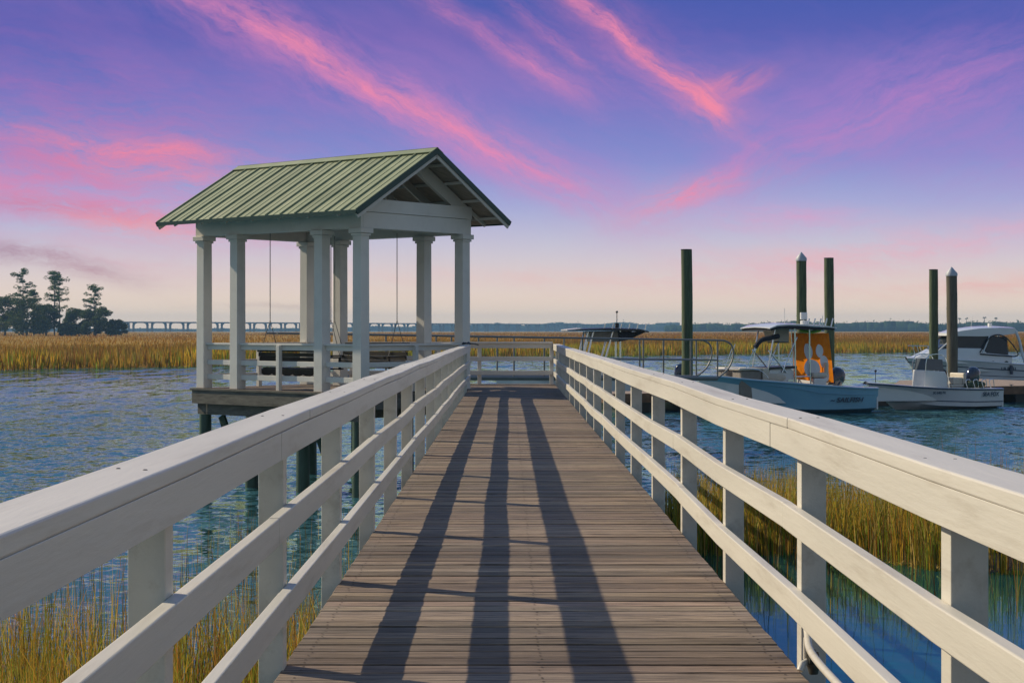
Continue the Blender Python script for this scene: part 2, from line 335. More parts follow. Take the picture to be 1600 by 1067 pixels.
def watermat():
    m = bpy.data.materials.new('river_water'); m.use_nodes = True; t = m.node_tree; P = t.nodes['Principled BSDF']; n = NT(t)
    co = n.n('ShaderNodeTexCoord').outputs['Object']; s = n.n('ShaderNodeSeparateXYZ'); t.links.new(co, s.inputs[0]); X, Y = s.outputs[0], s.outputs[1]
    # sheltered pool on the right side of the walkway close by
    calm = n.m('MULTIPLY', n.mapr(X, -0.5, 2.5, 0.0, 1.0), n.mapr(Y, 26.0, 46.0, 1.0, 0.0))
    def field(sx, sy, z, det=3, dist=0.6):
        nd = n.n('ShaderNodeTexNoise'); t.links.new(n.vec(n.m('MULTIPLY', X, sx), n.m('MULTIPLY', Y, sy), z), nd.inputs['Vector']); nd.inputs['Scale'].default_value = 1.0
        nd.inputs['Detail'].default_value = det; nd.inputs['Distortion'].default_value = dist; q = n.n('ShaderNodeSeparateXYZ'); t.links.new(nd.outputs['Color'], q.inputs[0])
        return n.m('SUBTRACT', q.outputs[0], 0.5), n.m('SUBTRACT', q.outputs[1], 0.5)
    big = n.noise(n.vec(n.m('MULTIPLY', X, 0.05), n.m('MULTIPLY', Y, 0.016), 0.0), 1.0, 4, 0.6)
    amp = n.m('MULTIPLY', n.mapr(big, 0.35, 0.65, 0.65, 1.25), n.m('SUBTRACT', 1.0, n.m('MULTIPLY', calm, 0.95)))
    far = n.mapr(Y, 35.0, 110.0, 0.0, 1.0)
    ax, ay = field(0.75, 0.22, 1.0); bx, by = field(1.7, 1.6, 5.0, 4, 1.0); cx_, cy_ = field(5.0, 6.5, 9.0, 3, 0.8)
    nx_ = n.m('ADD', n.m('MULTIPLY', ax, 0.35), n.m('ADD', n.m('MULTIPLY', bx, 0.5), n.m('MULTIPLY', cx_, 0.5)))
    ny_ = n.m('ADD', n.m('MULTIPLY', ay, n.mapr(far, 0, 1, 0.22, 0.50)), n.m('ADD', n.m('MULTIPLY', by, n.mapr(far, 0, 1, 0.70, 0.28)), n.m('MULTIPLY', cy_, n.mapr(far, 0, 1, 0.75, 0.2))))
    ny_ = n.m('SUBTRACT', ny_, 0.02)
    nv_ = n.n('ShaderNodeVectorMath', operation='NORMALIZE'); t.links.new(n.vec(n.m('MULTIPLY', nx_, amp), n.m('MULTIPLY', ny_, amp), 1.0), nv_.inputs[0])
    b = nv_
    body = n.mix(calm, (0.040, 0.118, 0.152, 1), (0.014, 0.074, 0.100, 1))
    t.nodes.remove(P)
    df = n.n('ShaderNodeBsdfDiffuse'); t.links.new(body, df.inputs[0]); t.links.new(b.outputs[0], df.inputs['Normal'])
    gl = n.n('ShaderNodeBsdfGlossy'); t.links.new(n.mix(calm, (.64, .985, .82, 1), (.46, .97, .70, 1)), gl.inputs['Color']); gl.inputs['Roughness'].default_value = 0.05; t.links.new(b.outputs[0], gl.inputs['Normal'])
    fr_ = n.n('ShaderNodeFresnel'); fr_.inputs['IOR'].default_value = 1.33; t.links.new(b.outputs[0], fr_.inputs['Normal'])
    mx = n.n('ShaderNodeMixShader'); t.links.new(n.m('MULTIPLY', fr_.outputs[0], n.m('ADD', 1.05, n.m('MULTIPLY', calm, 0.55)), clamp=True), mx.inputs[0]); t.links.new(df.outputs[0], mx.inputs[1]); t.links.new(gl.outputs[0], mx.inputs[2])
    t.links.new(mx.outputs[0], t.nodes['Material Output'].inputs[0])
    return m
M['water'] = watermat()
def mudmat():
    m = mat('tidal_mud', (0.075, 0.06, 0.045), 0.7, spec=0.2, var=0.4, vscale=2.0, bump=0.8, bscale=8, dark=(0.03, 0.025, 0.02), dscale=3, damt=0.7)
    return m
M['mud'] = mudmat()
M['marshsheet'] = mat('marsh_ground', (0.33, 0.21, 0.065), 1.0, spec=0.0, var=0.35, vscale=0.03, stretch=(1, 0.4, 1), dark=(0.15, 0.085, 0.04), dscale=0.012, damt=0.7)

# ------------------------------------------------------------------ setting: water, river bed
m = MB(); m._add([(-1700, -40, ZW), (1700, -40, ZW), (1700, 3700, ZW), (-1700, 3700, ZW)], [(0, 1, 2, 3)])
tag(m.build('water', M['water']), kind='structure')
m = MB(); m._add([(-1750, -45, ZW-1.2), (1750, -45, ZW-1.2), (1750, 3750, ZW-1.2), (-1750, 3750, ZW-1.2)], [(0, 1, 2, 3)])
tag(m.build('river_bed', M['mud']), kind='structure')

# ------------------------------------------------------------------ walkway deck
XL, XR = -0.835, 1.07       # deck edges = inner faces of the posts
m = MB(); rnd = random.Random(3)
y = -3.0
while y < 38.25:
    wd = 0.120; xl = XL; xr = XR
    if y > 35.3: xl = -0.71-(y-35.25)*1.2-0.02
    t_ = rnd.uniform(0.58, 1.42); tt = (t_*rnd.uniform(.96, 1.06), t_, t_*rnd.uniform(.9, 1.04))
    dz = rnd.uniform(-.0025, .002); sk = rnd.uniform(-.002, .002)
    tt = (tt[0]*1.02, tt[1]*1.0, tt[2]*.99)
    vs = [(xl-rnd.uniform(0, .006), y, -.035+dz), (xr+rnd.uniform(0, .006), y+sk, -.035+dz), (xr, y+wd+sk, -.035+dz), (xl, y+wd, -.035+dz)]
    zt = [dz+rnd.uniform(-.0015, .0015) for _ in range(4)]
    vs += [(a, b, z_) for (a, b, _), z_ in zip(vs, zt)]
    m._add(vs, [(3, 2, 1, 0), (4, 5, 6, 7), (0, 1, 5, 4), (1, 2, 6, 5), (2, 3, 7, 6), (3, 0, 4, 7)], tt)
    if y < 24:
        for xs in (XL+.07, .12, XR-.07):
            for yo in (.03, .09):
                if rnd.random() < .12: continue
                qx, qy = xs+rnd.uniform(-.008, .008), y+yo+rnd.uniform(-.006, .006)
                m._add([(qx+.0055*math.cos(k*math.pi/3), qy+.0055*math.sin(k*math.pi/3), dz+.0022) for k in range(6)], [tuple(range(6))], (.12, .11, .10))
    y += wd+rnd.choice([0.007, 0.010, 0.014, 0.020])
walk = tag(m.build('boardwalk', M['wood'], usecol=True, bevel=0.004, seg=1), kind='structure')
m = MB()
for x0 in (XL+.005, XR-.045, 0.1): m.box(x0, x0+.04, -3, 35.1, -.24, -.036)
m.box(-3.6, 1.05, 38.18, 38.22, -.24, -.036)
m.build('joist', M['skirt'], walk)
for k in range(13):
    yy = 1.6+2.09*1.5*k
    for xx in (XL+.2, XR-.2):
        m = MB(); m.tube([(xx, yy, ZW-1.1), (xx, yy, -.24)], [.13, .12], 12)
        m.build('piling', M['wetpile'], walk, smooth=True)

# ------------------------------------------------------------------ the two long railings
def wob(seed, amp):
    r = random.Random(seed); tb = [r.uniform(-amp, amp) for _ in range(60)]
    return lambda y: (lambda q: tb[int(q)]*(1-(q-int(q)))+tb[int(q)+1]*(q-int(q)))((y+6)/2.09)
def strip(mb, x0f, x1f, z0f, z1f, ya, yb):      # board following a gently wavy line
    ys = [ya]; k = math.ceil((ya+.0001-4.05)/2.09)
    while 4.05+2.09*k < yb-.01:
        if 4.05+2.09*k > ya+.01: ys.append(4.05+2.09*k)
        k += 1
    ys.append(yb)
    mb.loft([[(x0f(y), y, z0f(y)), (x1f(y), y, z0f(y)), (x1f(y), y, z1f(y)), (x0f(y), y, z1f(y))] for y in ys])
def long_railing(side, y_end, label, seed, ztop):
    root = empty('railing', (0, 0, 0), label=label, cat='railing', group='long railings of the boardwalk')
    s = -1 if side == 'L' else 1
    xi = 0.790 if side == 'L' else 1.030
    r = random.Random(seed)
    wx, wz = wob(seed+1, .008), wob(seed+2, .007)
    sag = lambda y, a=wz: a(y)
    X = lambda off: (lambda y: s*(xi+off)+wx(y))
    def boards(name, o0, o1, z0, z1, lens, seedz, bev, amp=.008, start=-2.2):
        wv = wob(seedz if amp > .004 else 77, amp if amp > .004 else 0); ya = start+r.uniform(-.5, .5); i = 0; mb = MB()
        while ya < y_end-.05:
            yb = min(ya+r.choice(lens)*2.09, y_end)
            jz = r.uniform(-.003, .003) if amp > .004 else 0; jx = r.uniform(-.0015, .0015)
            strip(mb, lambda y, q=jx: X(o0+q)(y), lambda y, q=jx: X(o1+q)(y), lambda y, q=jz: z0+wz(y)+wv(y)+q, lambda y, q=jz: z1+wz(y)+wv(y)+q, ya, yb-.003)
            ya = yb
        return mb.build(name, M['paint'], root, bevel=bev)
    boards('cap_rail', -.004, .150, ztop-.040, ztop, (2,), seed+5, .0055, .002)
    boards('top_board', -.002, .037, ztop-.137, ztop-.0405, (2, 2), seed+6, .0015, .002)
    boards('middle_rail', 0, .039, ztop-.428, ztop-.333, (2, 2), seed+7, .004)
    boards('lower_rail', 0, .039, ztop-.722, ztop-.627, (2, 2), seed+8, .004)
    k = -3
    while True:
        yy = 4.02+2.09*k
        if yy+.1 > y_end: break
        mb = MB(); x0 = s*(xi+.040)+wx(yy); x1 = s*(xi+.132)+wx(yy)
        lean = r.uniform(-.006, .006)
        mb.loft([[(min(x0, x1), yy, -.32), (max(x0, x1), yy, -.32), (max(x0, x1), yy+.092, -.32), (min(x0, x1), yy+.092, -.32)],
                 [(min(x0, x1), yy+lean, ztop-.041+wz(yy)-.003), (max(x0, x1), yy+lean, ztop-.041+wz(yy)-.003), (max(x0, x1), yy+.092+lean, ztop-.041+wz(yy)-.003), (min(x0, x1), yy+.092+lean, ztop-.041+wz(yy)-.003)]])
        mb.build('post', M['paint'], root, bevel=.004)
        k += 1
    # bolt heads on the cap
    mb = MB(); mb.ell((0, 0, 0), (.006, .006, .002), 6, 4); first = mb.build('screw', M['black'], root); used = False
    for q in range(0, 14):
        yy = 4.05+2.09*q+r.uniform(-.3, .3)
        for dx in (.04, .11):
            o = first if not used else first.copy(); 
            if used: COL.objects.link(o)
            used = True; o.location = (s*(xi+dx)+wx(yy), yy+r.uniform(-.03, .03), ztop+wz(yy)+.0005)
    return root
long_railing('L', 34.82, 'white painted railing along the left side of the boardwalk, ending at the pavilion', 20, 0.935)
railR = long_railing('R', 38.24, 'white painted railing on the right of the boardwalk, tap on its near post', 50, 0.920)

# tap and white pipe below the right rail
root = empty('water_tap', (1.12, 6.05, .17), label='dark garden tap on a white pipe below the right railing', cat='tap')
pts = [(1.085, 6.07, .20), (1.08, 6.0, .15), (1.06, 5.85, .128), (1.052, 5.6, .122), (1.052, 5.2, .120), (1.052, 4.6, .118), (1.052, 3.6, .118), (1.052, 1.5, .118)]
def curve_pts(P, n=5):
    P = [Vector(p) for p in P]; out = []
    for i in range(len(P)-1):
        p0, p1, p2, p3 = P[max(i-1, 0)], P[i], P[i+1], P[min(i+2, len(P)-1)]
        for k in range(n):
            t = k/n; out.append(0.5*((2*p1)+(p2-p0)*t+(2*p0-5*p1+4*p2-p3)*t*t+(-p0+3*p1-3*p2+p3)*t**3))
    return out+[P[-1]]
L_ = root.location
m = MB(); m.tube([Vector(p)-L_ for p in curve_pts(pts)], .0135, 10); m.build('pipe', M['pvc'], root, smooth=True)
m = MB(); m.tube([Vector(p)-L_ for p in [(1.075, 6.0, .14), (1.078, 6.02, .06)]], .011, 10); m.tube([Vector(p)-L_ for p in [(1.078, 6.0, .055), (1.055, 5.97, .052), (1.045, 5.96, .03)]], .012, 10)
m.build('spout', M['pvc'], root, smooth=True)
m = MB(); m.tube([Vector(p)-L_ for p in [(1.09, 6.0, .095), (1.10, 6.0, .05), (1.102, 6.0, .01)]], [.018, .026, .016], 10); m.tube([Vector(p)-L_ for p in [(1.08, 5.98, .07), (1.115, 5.98, .072)]], .022, 10)
m.build('valve', M['brass'], root, smooth=True)

# ------------------------------------------------------------------ pavilion
U = Vector((-.768, .640, 0)); W = Vector((.640, .768, 0)); DC = Vector((-2.885, 32.62, 0))
MG = Matrix(((U.x, W.x, 0, DC.x), (U.y, W.y, 0, DC.y), (0, 0, 1, 0), (0, 0, 0, 1)))   # local a,b,z -> world (right-handed flip handled by recalculated normals)
gz = empty('pavilion', (0, 0, 0), label='white open pavilion with a pale green metal gable roof at the end of the boardwalk', cat='pavilion')
def G(): q = MB(); q.T = MG; return q
Lg, Wg, S = 4.74, 3.02, .24
ZC = 3.25
for a in (0, 1.10, 3.66, Lg):
    for b in (0, Wg):
        q = G(); q.loft([[(a+i*0, b, 0), (a+S, b, 0), (a+S, b+S, 0), (a, b+S, 0)], [(a+.006, b+.006, ZC-.1), (a+S-.006, b+.006, ZC-.1), (a+S-.006, b+S-.006, ZC-.1), (a+.006, b+S-.006, ZC-.1)]])
        c = q.build('column', M['gpaint'], gz, bevel=.006)
        q = G(); q.box(a-.02, a+S+.02, b-.02, b+S+.02, ZC-.15, ZC-.105); q.box(a-.055, a+S+.055, b-.055, b+S+.055, ZC-.1, ZC-.003)
        q.build('capital', M['gpaint'], c, bevel=.006)
# ring beam
q = G(); A1, B1 = Lg+S, Wg+S
q.box(-.01, A1+.01, -.012, .045, ZC, 3.86); q.box(-.01, A1+.01, B1-.045, B1+.012, ZC, 3.86)
q.box(-.012, .045, .047, B1-.047, ZC, 3.565); q.box(A1-.045, A1+.012, .047, B1-.047, ZC, 3.565)
q.box(-.032, .045, -.02, B1+.02, 3.572, 3.83); q.box(A1-.045, A1+.03, -.02, B1+.02, 3.572, 3.83)
q.box(.03, A1-.03, .195, .235, ZC, 3.8); q.box(.03, A1-.03, B1-.235, B1-.195, ZC, 3.8)
q.box(.05, A1-.05, .05, .19, ZC+.004, ZC+.02); q.box(.05, A1-.05, B1-.19, B1-.05, ZC+.004, ZC+.02)
q.box(.19, .23, .24, B1-.24, ZC, 3.75); q.box(A1-.23, A1-.19, .24, B1-.24, ZC, 3.75)
q.build('ring_beam', M['gpaint'], gz, bevel=.004)
# roof
EB0, EB1, ER = -.72, 3.84, 1.56; ZE, ZR = 3.49, 4.83; EA0, EA1 = -.6, 5.4
sl0 = (ZR-ZE)/(ER-EB0); sl1 = (ZR-ZE)/(EB1-ER)
def rz(b): return ZE+(b-EB0)*sl0 if b < ER else ZE+(EB1-b)*sl1
q = G(); r = random.Random(5); npan = 14; pw = (EA1-EA0)/npan
for i in range(npan):
    a0, a1 = EA0+i*pw, EA0+(i+1)*pw
    for b0 in (EB0, EB1):
        t_ = r.uniform(.9, 1.12)
        q._add([(a0, b0, ZE+.03), (a1, b0, ZE+.03), (a1, ER, ZR+.03), (a0, ER, ZR+.03)], [(0, 1, 2, 3)], (t_, t_, t_*.97))
roof = q.build('roof', M['roof'], gz, usecol=True)
sol = roof.modifiers.new('sheet', 'SOLIDIFY'); sol.thickness = .02; sol.offset = 0
q = G()
for i in range(npan*2+1):
    a = EA0+i*pw/2; big = (i % 2 == 0); hh = .055 if big else .012; ww = .022 if big else .008
    for b0 in (EB0, EB1):
        q.beam((a+(.012 if i == 0 else 0), b0, ZE+.045), (a+(.012 if i == 0 else 0), ER, ZR+.045), ww, hh)
q.build('seam', M['roof'], roof, usecol=True)
q = G(); q.beam((EA0-.01, ER, ZR+.065), (EA1+.01, ER, ZR+.065), .05, .03)
for sg in (-1, 1): q.beam((EA0-.01, ER+sg*.09, ZR+.02), (EA1+.01, ER+sg*.09, ZR+.02), .2, .02, up=(0, sg*.5, .86))
q.build('ridge_cap', M['roof'], roof, usecol=True)
q = G()
for a in (EA0-.012, EA1+.012):
    q.beam((a, EB0-.01, ZE-.005), (a, ER, ZR+.005), .022, .10); q.beam((a, EB1+.01, ZE-.005), (a, ER, ZR+.005), .022, .10)
for b0 in (EB0-.012, EB1+.012): q.box(EA0, EA1, b0-.01, b0+.01, ZE-.03, ZE+.045)
q.build('edge_trim', M['roofedge'], roof)
q = G()
for b0 in (EB0+.02, EB1-.02): q._add([(EA0+.02, b0, ZE-.0), (EA1-.02, b0, ZE-.0), (EA1-.02, ER, ZR-.012), (EA0+.02, ER, ZR-.012)], [(0, 1, 2, 3)])
q.build('roof_boards', M['soffit'], roof)
for i, a in enumerate((.02, .85, 1.7, 2.5, 3.3, 4.1, 4.93)):
    q = G(); w_, h_ = (.09, .26) if a < .1 or a > 4.8 else (.045, .16)
    for b0 in (.08, B1-.08): q.beam((a, b0, rz(b0)-.05-h_/2-.03), (a, ER, ZR-.05-h_/2-.03), w_, h_)
    for b0, b1 in ((EB0+.08, 0), (EB1-.08, B1)): q.beam((a, b0, rz(b0)-.07), (a, b1, rz(b1)-.07), .045, .07)
    q.build('rafter', M['board'], gz)
q = G()
for fb_ in (.12, .37, .62, .86):
    for sgn in (0, 1):
        b = EB0+(ER-EB0)*fb_ if sgn == 0 else EB1-(EB1-ER)*fb_
        q.box(EA0+.03, EA1-.03, b-.02, b+.02, rz(b)-.085, rz(b)-.03)
for a in (EA0+.02, EA1-.02):
    q.beam((a, EB0+.02, ZE-.06), (a, ER, ZR-.07), .03, .11); q.beam((a, EB1-.02, ZE-.06), (a, ER, ZR-.07), .03, .11)
q.build('purlin', M['board'], gz)
# platform
q = G(); r = random.Random(8); b = -.06
while b < Wg+S-.04:
    t_ = r.uniform(.8, 1.2); q.box(-.04, Lg+S+.04, b, b+.135, -.04, -.002, (t_, t_, t_)); b += .142
q.build('platform_floor', M['wood'], gz, usecol=True)
q = G()
q.box(-.04, Lg+S+.04, -.09, -.05, -.33, -.045); q.box(-.04, Lg+S+.04, Wg+S+.04, Wg+S+.08, -.33, -.045)
q.box(-.085, -.045, -.045, Wg+S+.035, -.33, -.045); q.box(Lg+S+.045, Lg+S+.085, -.045, Wg+S+.035, -.33, -.045)
q.box(-.09, Lg+S+.09, -.11, -.065, -.043, -.004)
q.build('skirt_board', M['skirt'], gz)
q = G()
for b in (.02, Wg+.1): q.box(-.02, Lg+S-.02, b, b+.14, -.56, -.335)
for a in (.3, 1.2, 2.4, 3.6, 4.6): q.box(a, a+.06, .17, Wg+.09, -.52, -.05)
q.build('floor_beam', M['skirt'], gz)
for a in (.15, 1.75, 3.3, Lg+.05):
    for b in (.09, Wg+.17):
        q = G(); q.tube([(a, b, ZW-1.1), (a, b, -.56)], [.15, .13], 12); q.build('piling', M['wetpile'], gz, smooth=True)
q = G()
for a in (1.75, 3.3, 4.6): q.beam((a-.1, .3, -.6), (a-.75, .3, -1.9), .06, .18)
q.build('brace', M['wetpile'], gz)
# pavilion railings: front long side, gable toward the walk, far gable, far long side corner bays
def grail(p0, p1, mid, name='guard_rail'):
    p0, p1 = Vector(p0), Vector(p1); q = G()
    for z0, z1, w_ in ((.925, .965, .13), (.825, .922, .04), (.50, .60, .04), (.19, .30, .04)):
        q.beam(p0+Vector((0, 0, (z0+z1)/2)), p1+Vector((0, 0, (z0+z1)/2)), w_, z1-z0)
    o = q.build(name, M['gpaint'], gz, bevel=.004)
    d_ = (p1-p0); 
    for t in mid:
        c = p0+d_*t; q = G(); q.box(c.x-.045, c.x+.045, c.y-.045-.06, c.y+.045-.06, -.1, .925) if abs(d_.y) < .1 else q.box(c.x-.105, c.x-.015, c.y-.045, c.y+.045, -.1, .925)
        q.build('post', M['gpaint'], o, bevel=.004)
grail((.24, .12, 0), (1.10, .12, 0), ()); grail((1.34, .12, 0), (3.66, .12, 0), (.47,)); grail((3.90, .12, 0), (Lg, .12, 0), ())
grail((.12, .24, 0), (.12, Wg, 0), (.5,)); grail((Lg+.12, .24, 0), (Lg+.12, Wg, 0), (.5,))
grail((.24, Wg+.12, 0), (1.10, Wg+.12, 0), ()); grail((3.90, Wg+.12, 0), (Lg, Wg+.12, 0), ())

# swings hung in the pavilion
def swing(a0, a1, b, face, label, scallop):
    root = empty('porch_swing', tuple(MG @ Vector(((a0+a1)/2, b, .42))), label=label, cat='swing', group='brown porch swings hung in the pavilion')
    def Q():
        q = MB(); q.T = Matrix.Translation(-root.location) @ MG; return q
    s = face
    q = Q(); n = 7
    for i in range(n):
        bb = b+s*(.02+i*.075); q.box(a0, a1, bb, bb+.06, .43, .455)
    q.build('seat', M['brown'], root)
    q = Q()
    for i in range(5):
        z = .50+i*.095; q.box(a0, a1, b-s*(.02+i*.035)-.012, b-s*(.02+i*.035)+.012, z, z+.085)
    if scallop:
        n = 6; w_ = (a1-a0)/n
        for i in range(n):
            prof = [(a0+i*w_, .43)]+[(a0+i*w_+w_*t/6, .43-.10-.05*math.sin(math.pi*t/6)) for t in range(7)]+[(a0+(i+1)*w_, .43)]
            q.prism(prof, b-.02, b-.005)
    q.build('backrest', M['brown'], root)
    for a in (a0+.03, a1-.03):
        q = Q(); q.box(a-.03, a+.03, b-.05 if s > 0 else b-.5, b+.5 if s > 0 else b+.05, .66, .69); q.box(a-.02, a+.02, b+s*.45-.02, b+s*.45+.02, .42, .66)
        q.build('armrest', M['brown'], root)
    for a in (a0+.03, a1-.03):
        q = Q(); q.tube([(a, b+s*.2, 3.3), (a, b+s*.2, 1.45)], .009, 6); q.tube([(a, b+s*.2, 1.45), (a, b+s*.46, .69)], .007, 6); q.tube([(a, b+s*.2, 1.45), (a, b-s*.08, .74)], .007, 6)
        q.build('chain', M['chain'], root)
swing(1.45, 3.35, .42, 1, 'dark brown porch swing seen from behind, hung on the water side of the pavilion', True)
swing(1.35, 3.30, Wg-.35, -1, 'dark brown porch swing facing us at the far side of the pavilion', False)

# rope coil at the end of the left railing
pts = []
for k in range(70):
    t = k/69; an = t*2*math.pi*3.2; pts.append((-.87+.07*math.cos(an)*(1+.2*math.sin(5*t)), 34.55+.17*math.sin(an), .955+.02*t+.012*math.sin(an*1.7)))
pts += [(-.80, 34.7, .965), (-.70, 34.74, .955), (-.62, 34.78, .93)]
m = MB(); m.tube(pts, .011, 6); tag(m.build('rope', M['rope'], smooth=True), label='coil of dark blue rope on the end of the left railing cap', cat='rope')

# far railing across the end platform
fr = empty('end_railing', (0, 38.2, 0), label='short white railing across the far end of the boardwalk', cat='railing')
m = MB(); m.T = Matrix.Translation((0, -38.2, 0))
for z0, z1, w_ in ((.93, .97, .13), (.825, .927, .04), (.53, .63, .04), (.21, .31, .04)): m.box(-3.9, 1.02, 38.2-w_/2, 38.2+w_/2, z0, z1)
m.build('rail', M['gpaint'], fr, bevel=.004)
for x in (-3.6, -2.4, -1.6, -.66, 1.0):
    m = MB(); m.T = Matrix.Translation((0, -38.2, 0)); m.box(x-.045, x+.045, 38.23, 38.32, -.1, .925); m.build('post', M['gpaint'], fr, bevel=.004)

# aluminium gangway rails beyond
gw = empty('gangway', (-1, 42, 0), label='grey aluminium gangway with tube handrails beyond the end of the boardwalk', cat='gangway')
def GW(): q = MB(); q.T = Matrix.Translation((1, -42, 0)); return q
pa = lambda t, off=0.0: Vector((-5.5+t*11.3+off*.34*-1, 39.6+t*6.5+off, 0))
def zt(t): return 1.165-.21*t
for off in (0.0, 1.3):
    q = GW()
    top = [pa(t/10, off)+Vector((0, 0, zt(t/10))) for t in range(11)]
    e = top[-1]; top += [e+Vector((.25, .1, -.03)), e+Vector((.42, .15, -.16)), e+Vector((.46, .17, -.45)), e+Vector((.30, .1, -.8)), e+Vector((.0, 0, -1.05))]
    q.tube(curve_pts(top, 3), .026, 8); q.tube([pa(0, off)+Vector((0, 0, zt(0)-.55)), pa(1, off)+Vector((0, 0, zt(1)-.55))], .022, 8)
    q.tube([pa(0, off)+Vector((0, 0, zt(0)-1.05)), pa(1, off)+Vector((0, 0, zt(1)-1.05))], .05, 8)
    q.build('handrail', M['alu'], gw, smooth=True)
    for k, t in enumerate((.08, .22, .36, .42, .50, .57, .66, .80, .86, .93, 1.0)):
        if off and k % 2: continue
        q = GW(); p = pa(t, off); q.tube([p+Vector((0, 0, zt(t)-1.05)), p+Vector((0, 0, zt(t)))], .024, 8); q.build('post', M['alu'], gw, smooth=True)
q = GW(); q.loft([[pa(t, o)+Vector((0, 0, zt(t)-1.12+dz)) for o, dz in ((0, 0), (1.3, 0), (1.3, .05), (0, .05))] for t in (0, 1)])
q.build('walkway_plate', M['alu'], gw)

# ------------------------------------------------------------------ mooring piles
def pile(px, wpx, ytop, d, label, cone, matk):
    X = (px-PX0)/F*d; zt_ = CH+(PY0-ytop)/F*d; r_ = wpx/F*d/2
    root = empty('mooring_pile', (X, d, ZW), label=label, cat='pile', group='tall mooring piles beside the floating dock')
    root.rotation_euler = (math.radians(random.Random(px+1).uniform(-.5, .5)), math.radians(random.Random(px+2).uniform(-.45, .45)), 0)
    H = zt_-ZW; ch = 2*r_*.62 if cone else 0
    rr = random.Random(px); rings = []
    for i in range(13):
        t = i/12; z = -1.1+t*(H-ch+1.1); R = r_*(1.06-.06*t)
        rings.append([((R+rr.uniform(-.008, .008))*math.cos(2*math.pi*k/16)+.02*math.sin(t*3), (R+rr.uniform(-.008, .008))*math.sin(2*math.pi*k/16), z) for k in range(16)])
    m = MB(); m.loft(rings); m.build('shaft', M[matk], root, smooth=True)
    if cone:
        m = MB(); m.loft([[(rc*math.cos(2*math.pi*k/16), rc*math.sin(2*math.pi*k/16), z) for k in range(16)] for rc, z in ((r_*1.12, H-ch-.12), (r_*1.12, H-ch), (.02, H))])
        m.build('cone_cap', M['cone'], root, smooth=True)
    else:
        m = MB(); m.tube([(0, 0, H-.005), (0, 0, H+.03)], r_*1.03, 14); m.build('flat_cap', M['black'], root)
    return root
pile(1073.5, 17, 391, 58, 'single green mooring pile right of the gangway, the tallest and nearest of the piles', False, 'pile')
pile(1252, 15.5, 394, 71.8, 'mooring pile with a pointed cap rising behind the blue boat', True, 'pile')
pile(1295.5, 15, 404, 71.0, 'flat topped mooring pile just right of the orange towel', False, 'pile')
pile(1458, 13.5, 422, 75.5, 'flat topped green mooring pile behind the console of the white skiff', False, 'pile')
pile(1487.5, 16.5, 417, 74.8, 'weathered brown mooring pile with a pointed cap behind the white skiff', True, 'pile2')

# ------------------------------------------------------------------ floating dock
dk = empty('floating_dock', (5, 66.5, ZW), label='low floating dock of weathered boards between the moored boats', cat='dock')
DA = math.atan2(10.5, 21)
def DKM(): q = MB(); q.T = Matrix.Rotation(DA, 4, 'Z'); return q
q = DKM(); r = random.Random(4)
for i in range(170):
    x0 = -1+i*.16; w_ = 2.4 if x0 < 15 else 2.4+min((x0-15)*1.1, 6.5); t_ = r.uniform(.8, 1.2); q.box(x0, x0+.15, 0, w_, .70, .75)
q.build('deck_boards', M['dock'], dk)
q = DKM(); q.box(-1.02, 26.2, -.05, -.004, .38, .745); q.box(-1.05, -1.02, 0, 2.4, .38, .745); q.build('side_board', M['dockside'], dk)
q = DKM()
for i in range(9): q.box(-.8+i*3, 1.4+i*3, .05, 2.3, -.3, .38)
q.build('float', M['float'], dk)
for i in range(8):
    q = DKM(); x0 = .8+i*3.2; q.box(x0-.12, x0+.12, .10, .14, .79, .82); q.box(x0-.03, x0+.03, .10, .14, .75, .80)
    q.build('cleat', M['alu'], dk)
# dock box / power post on the dock

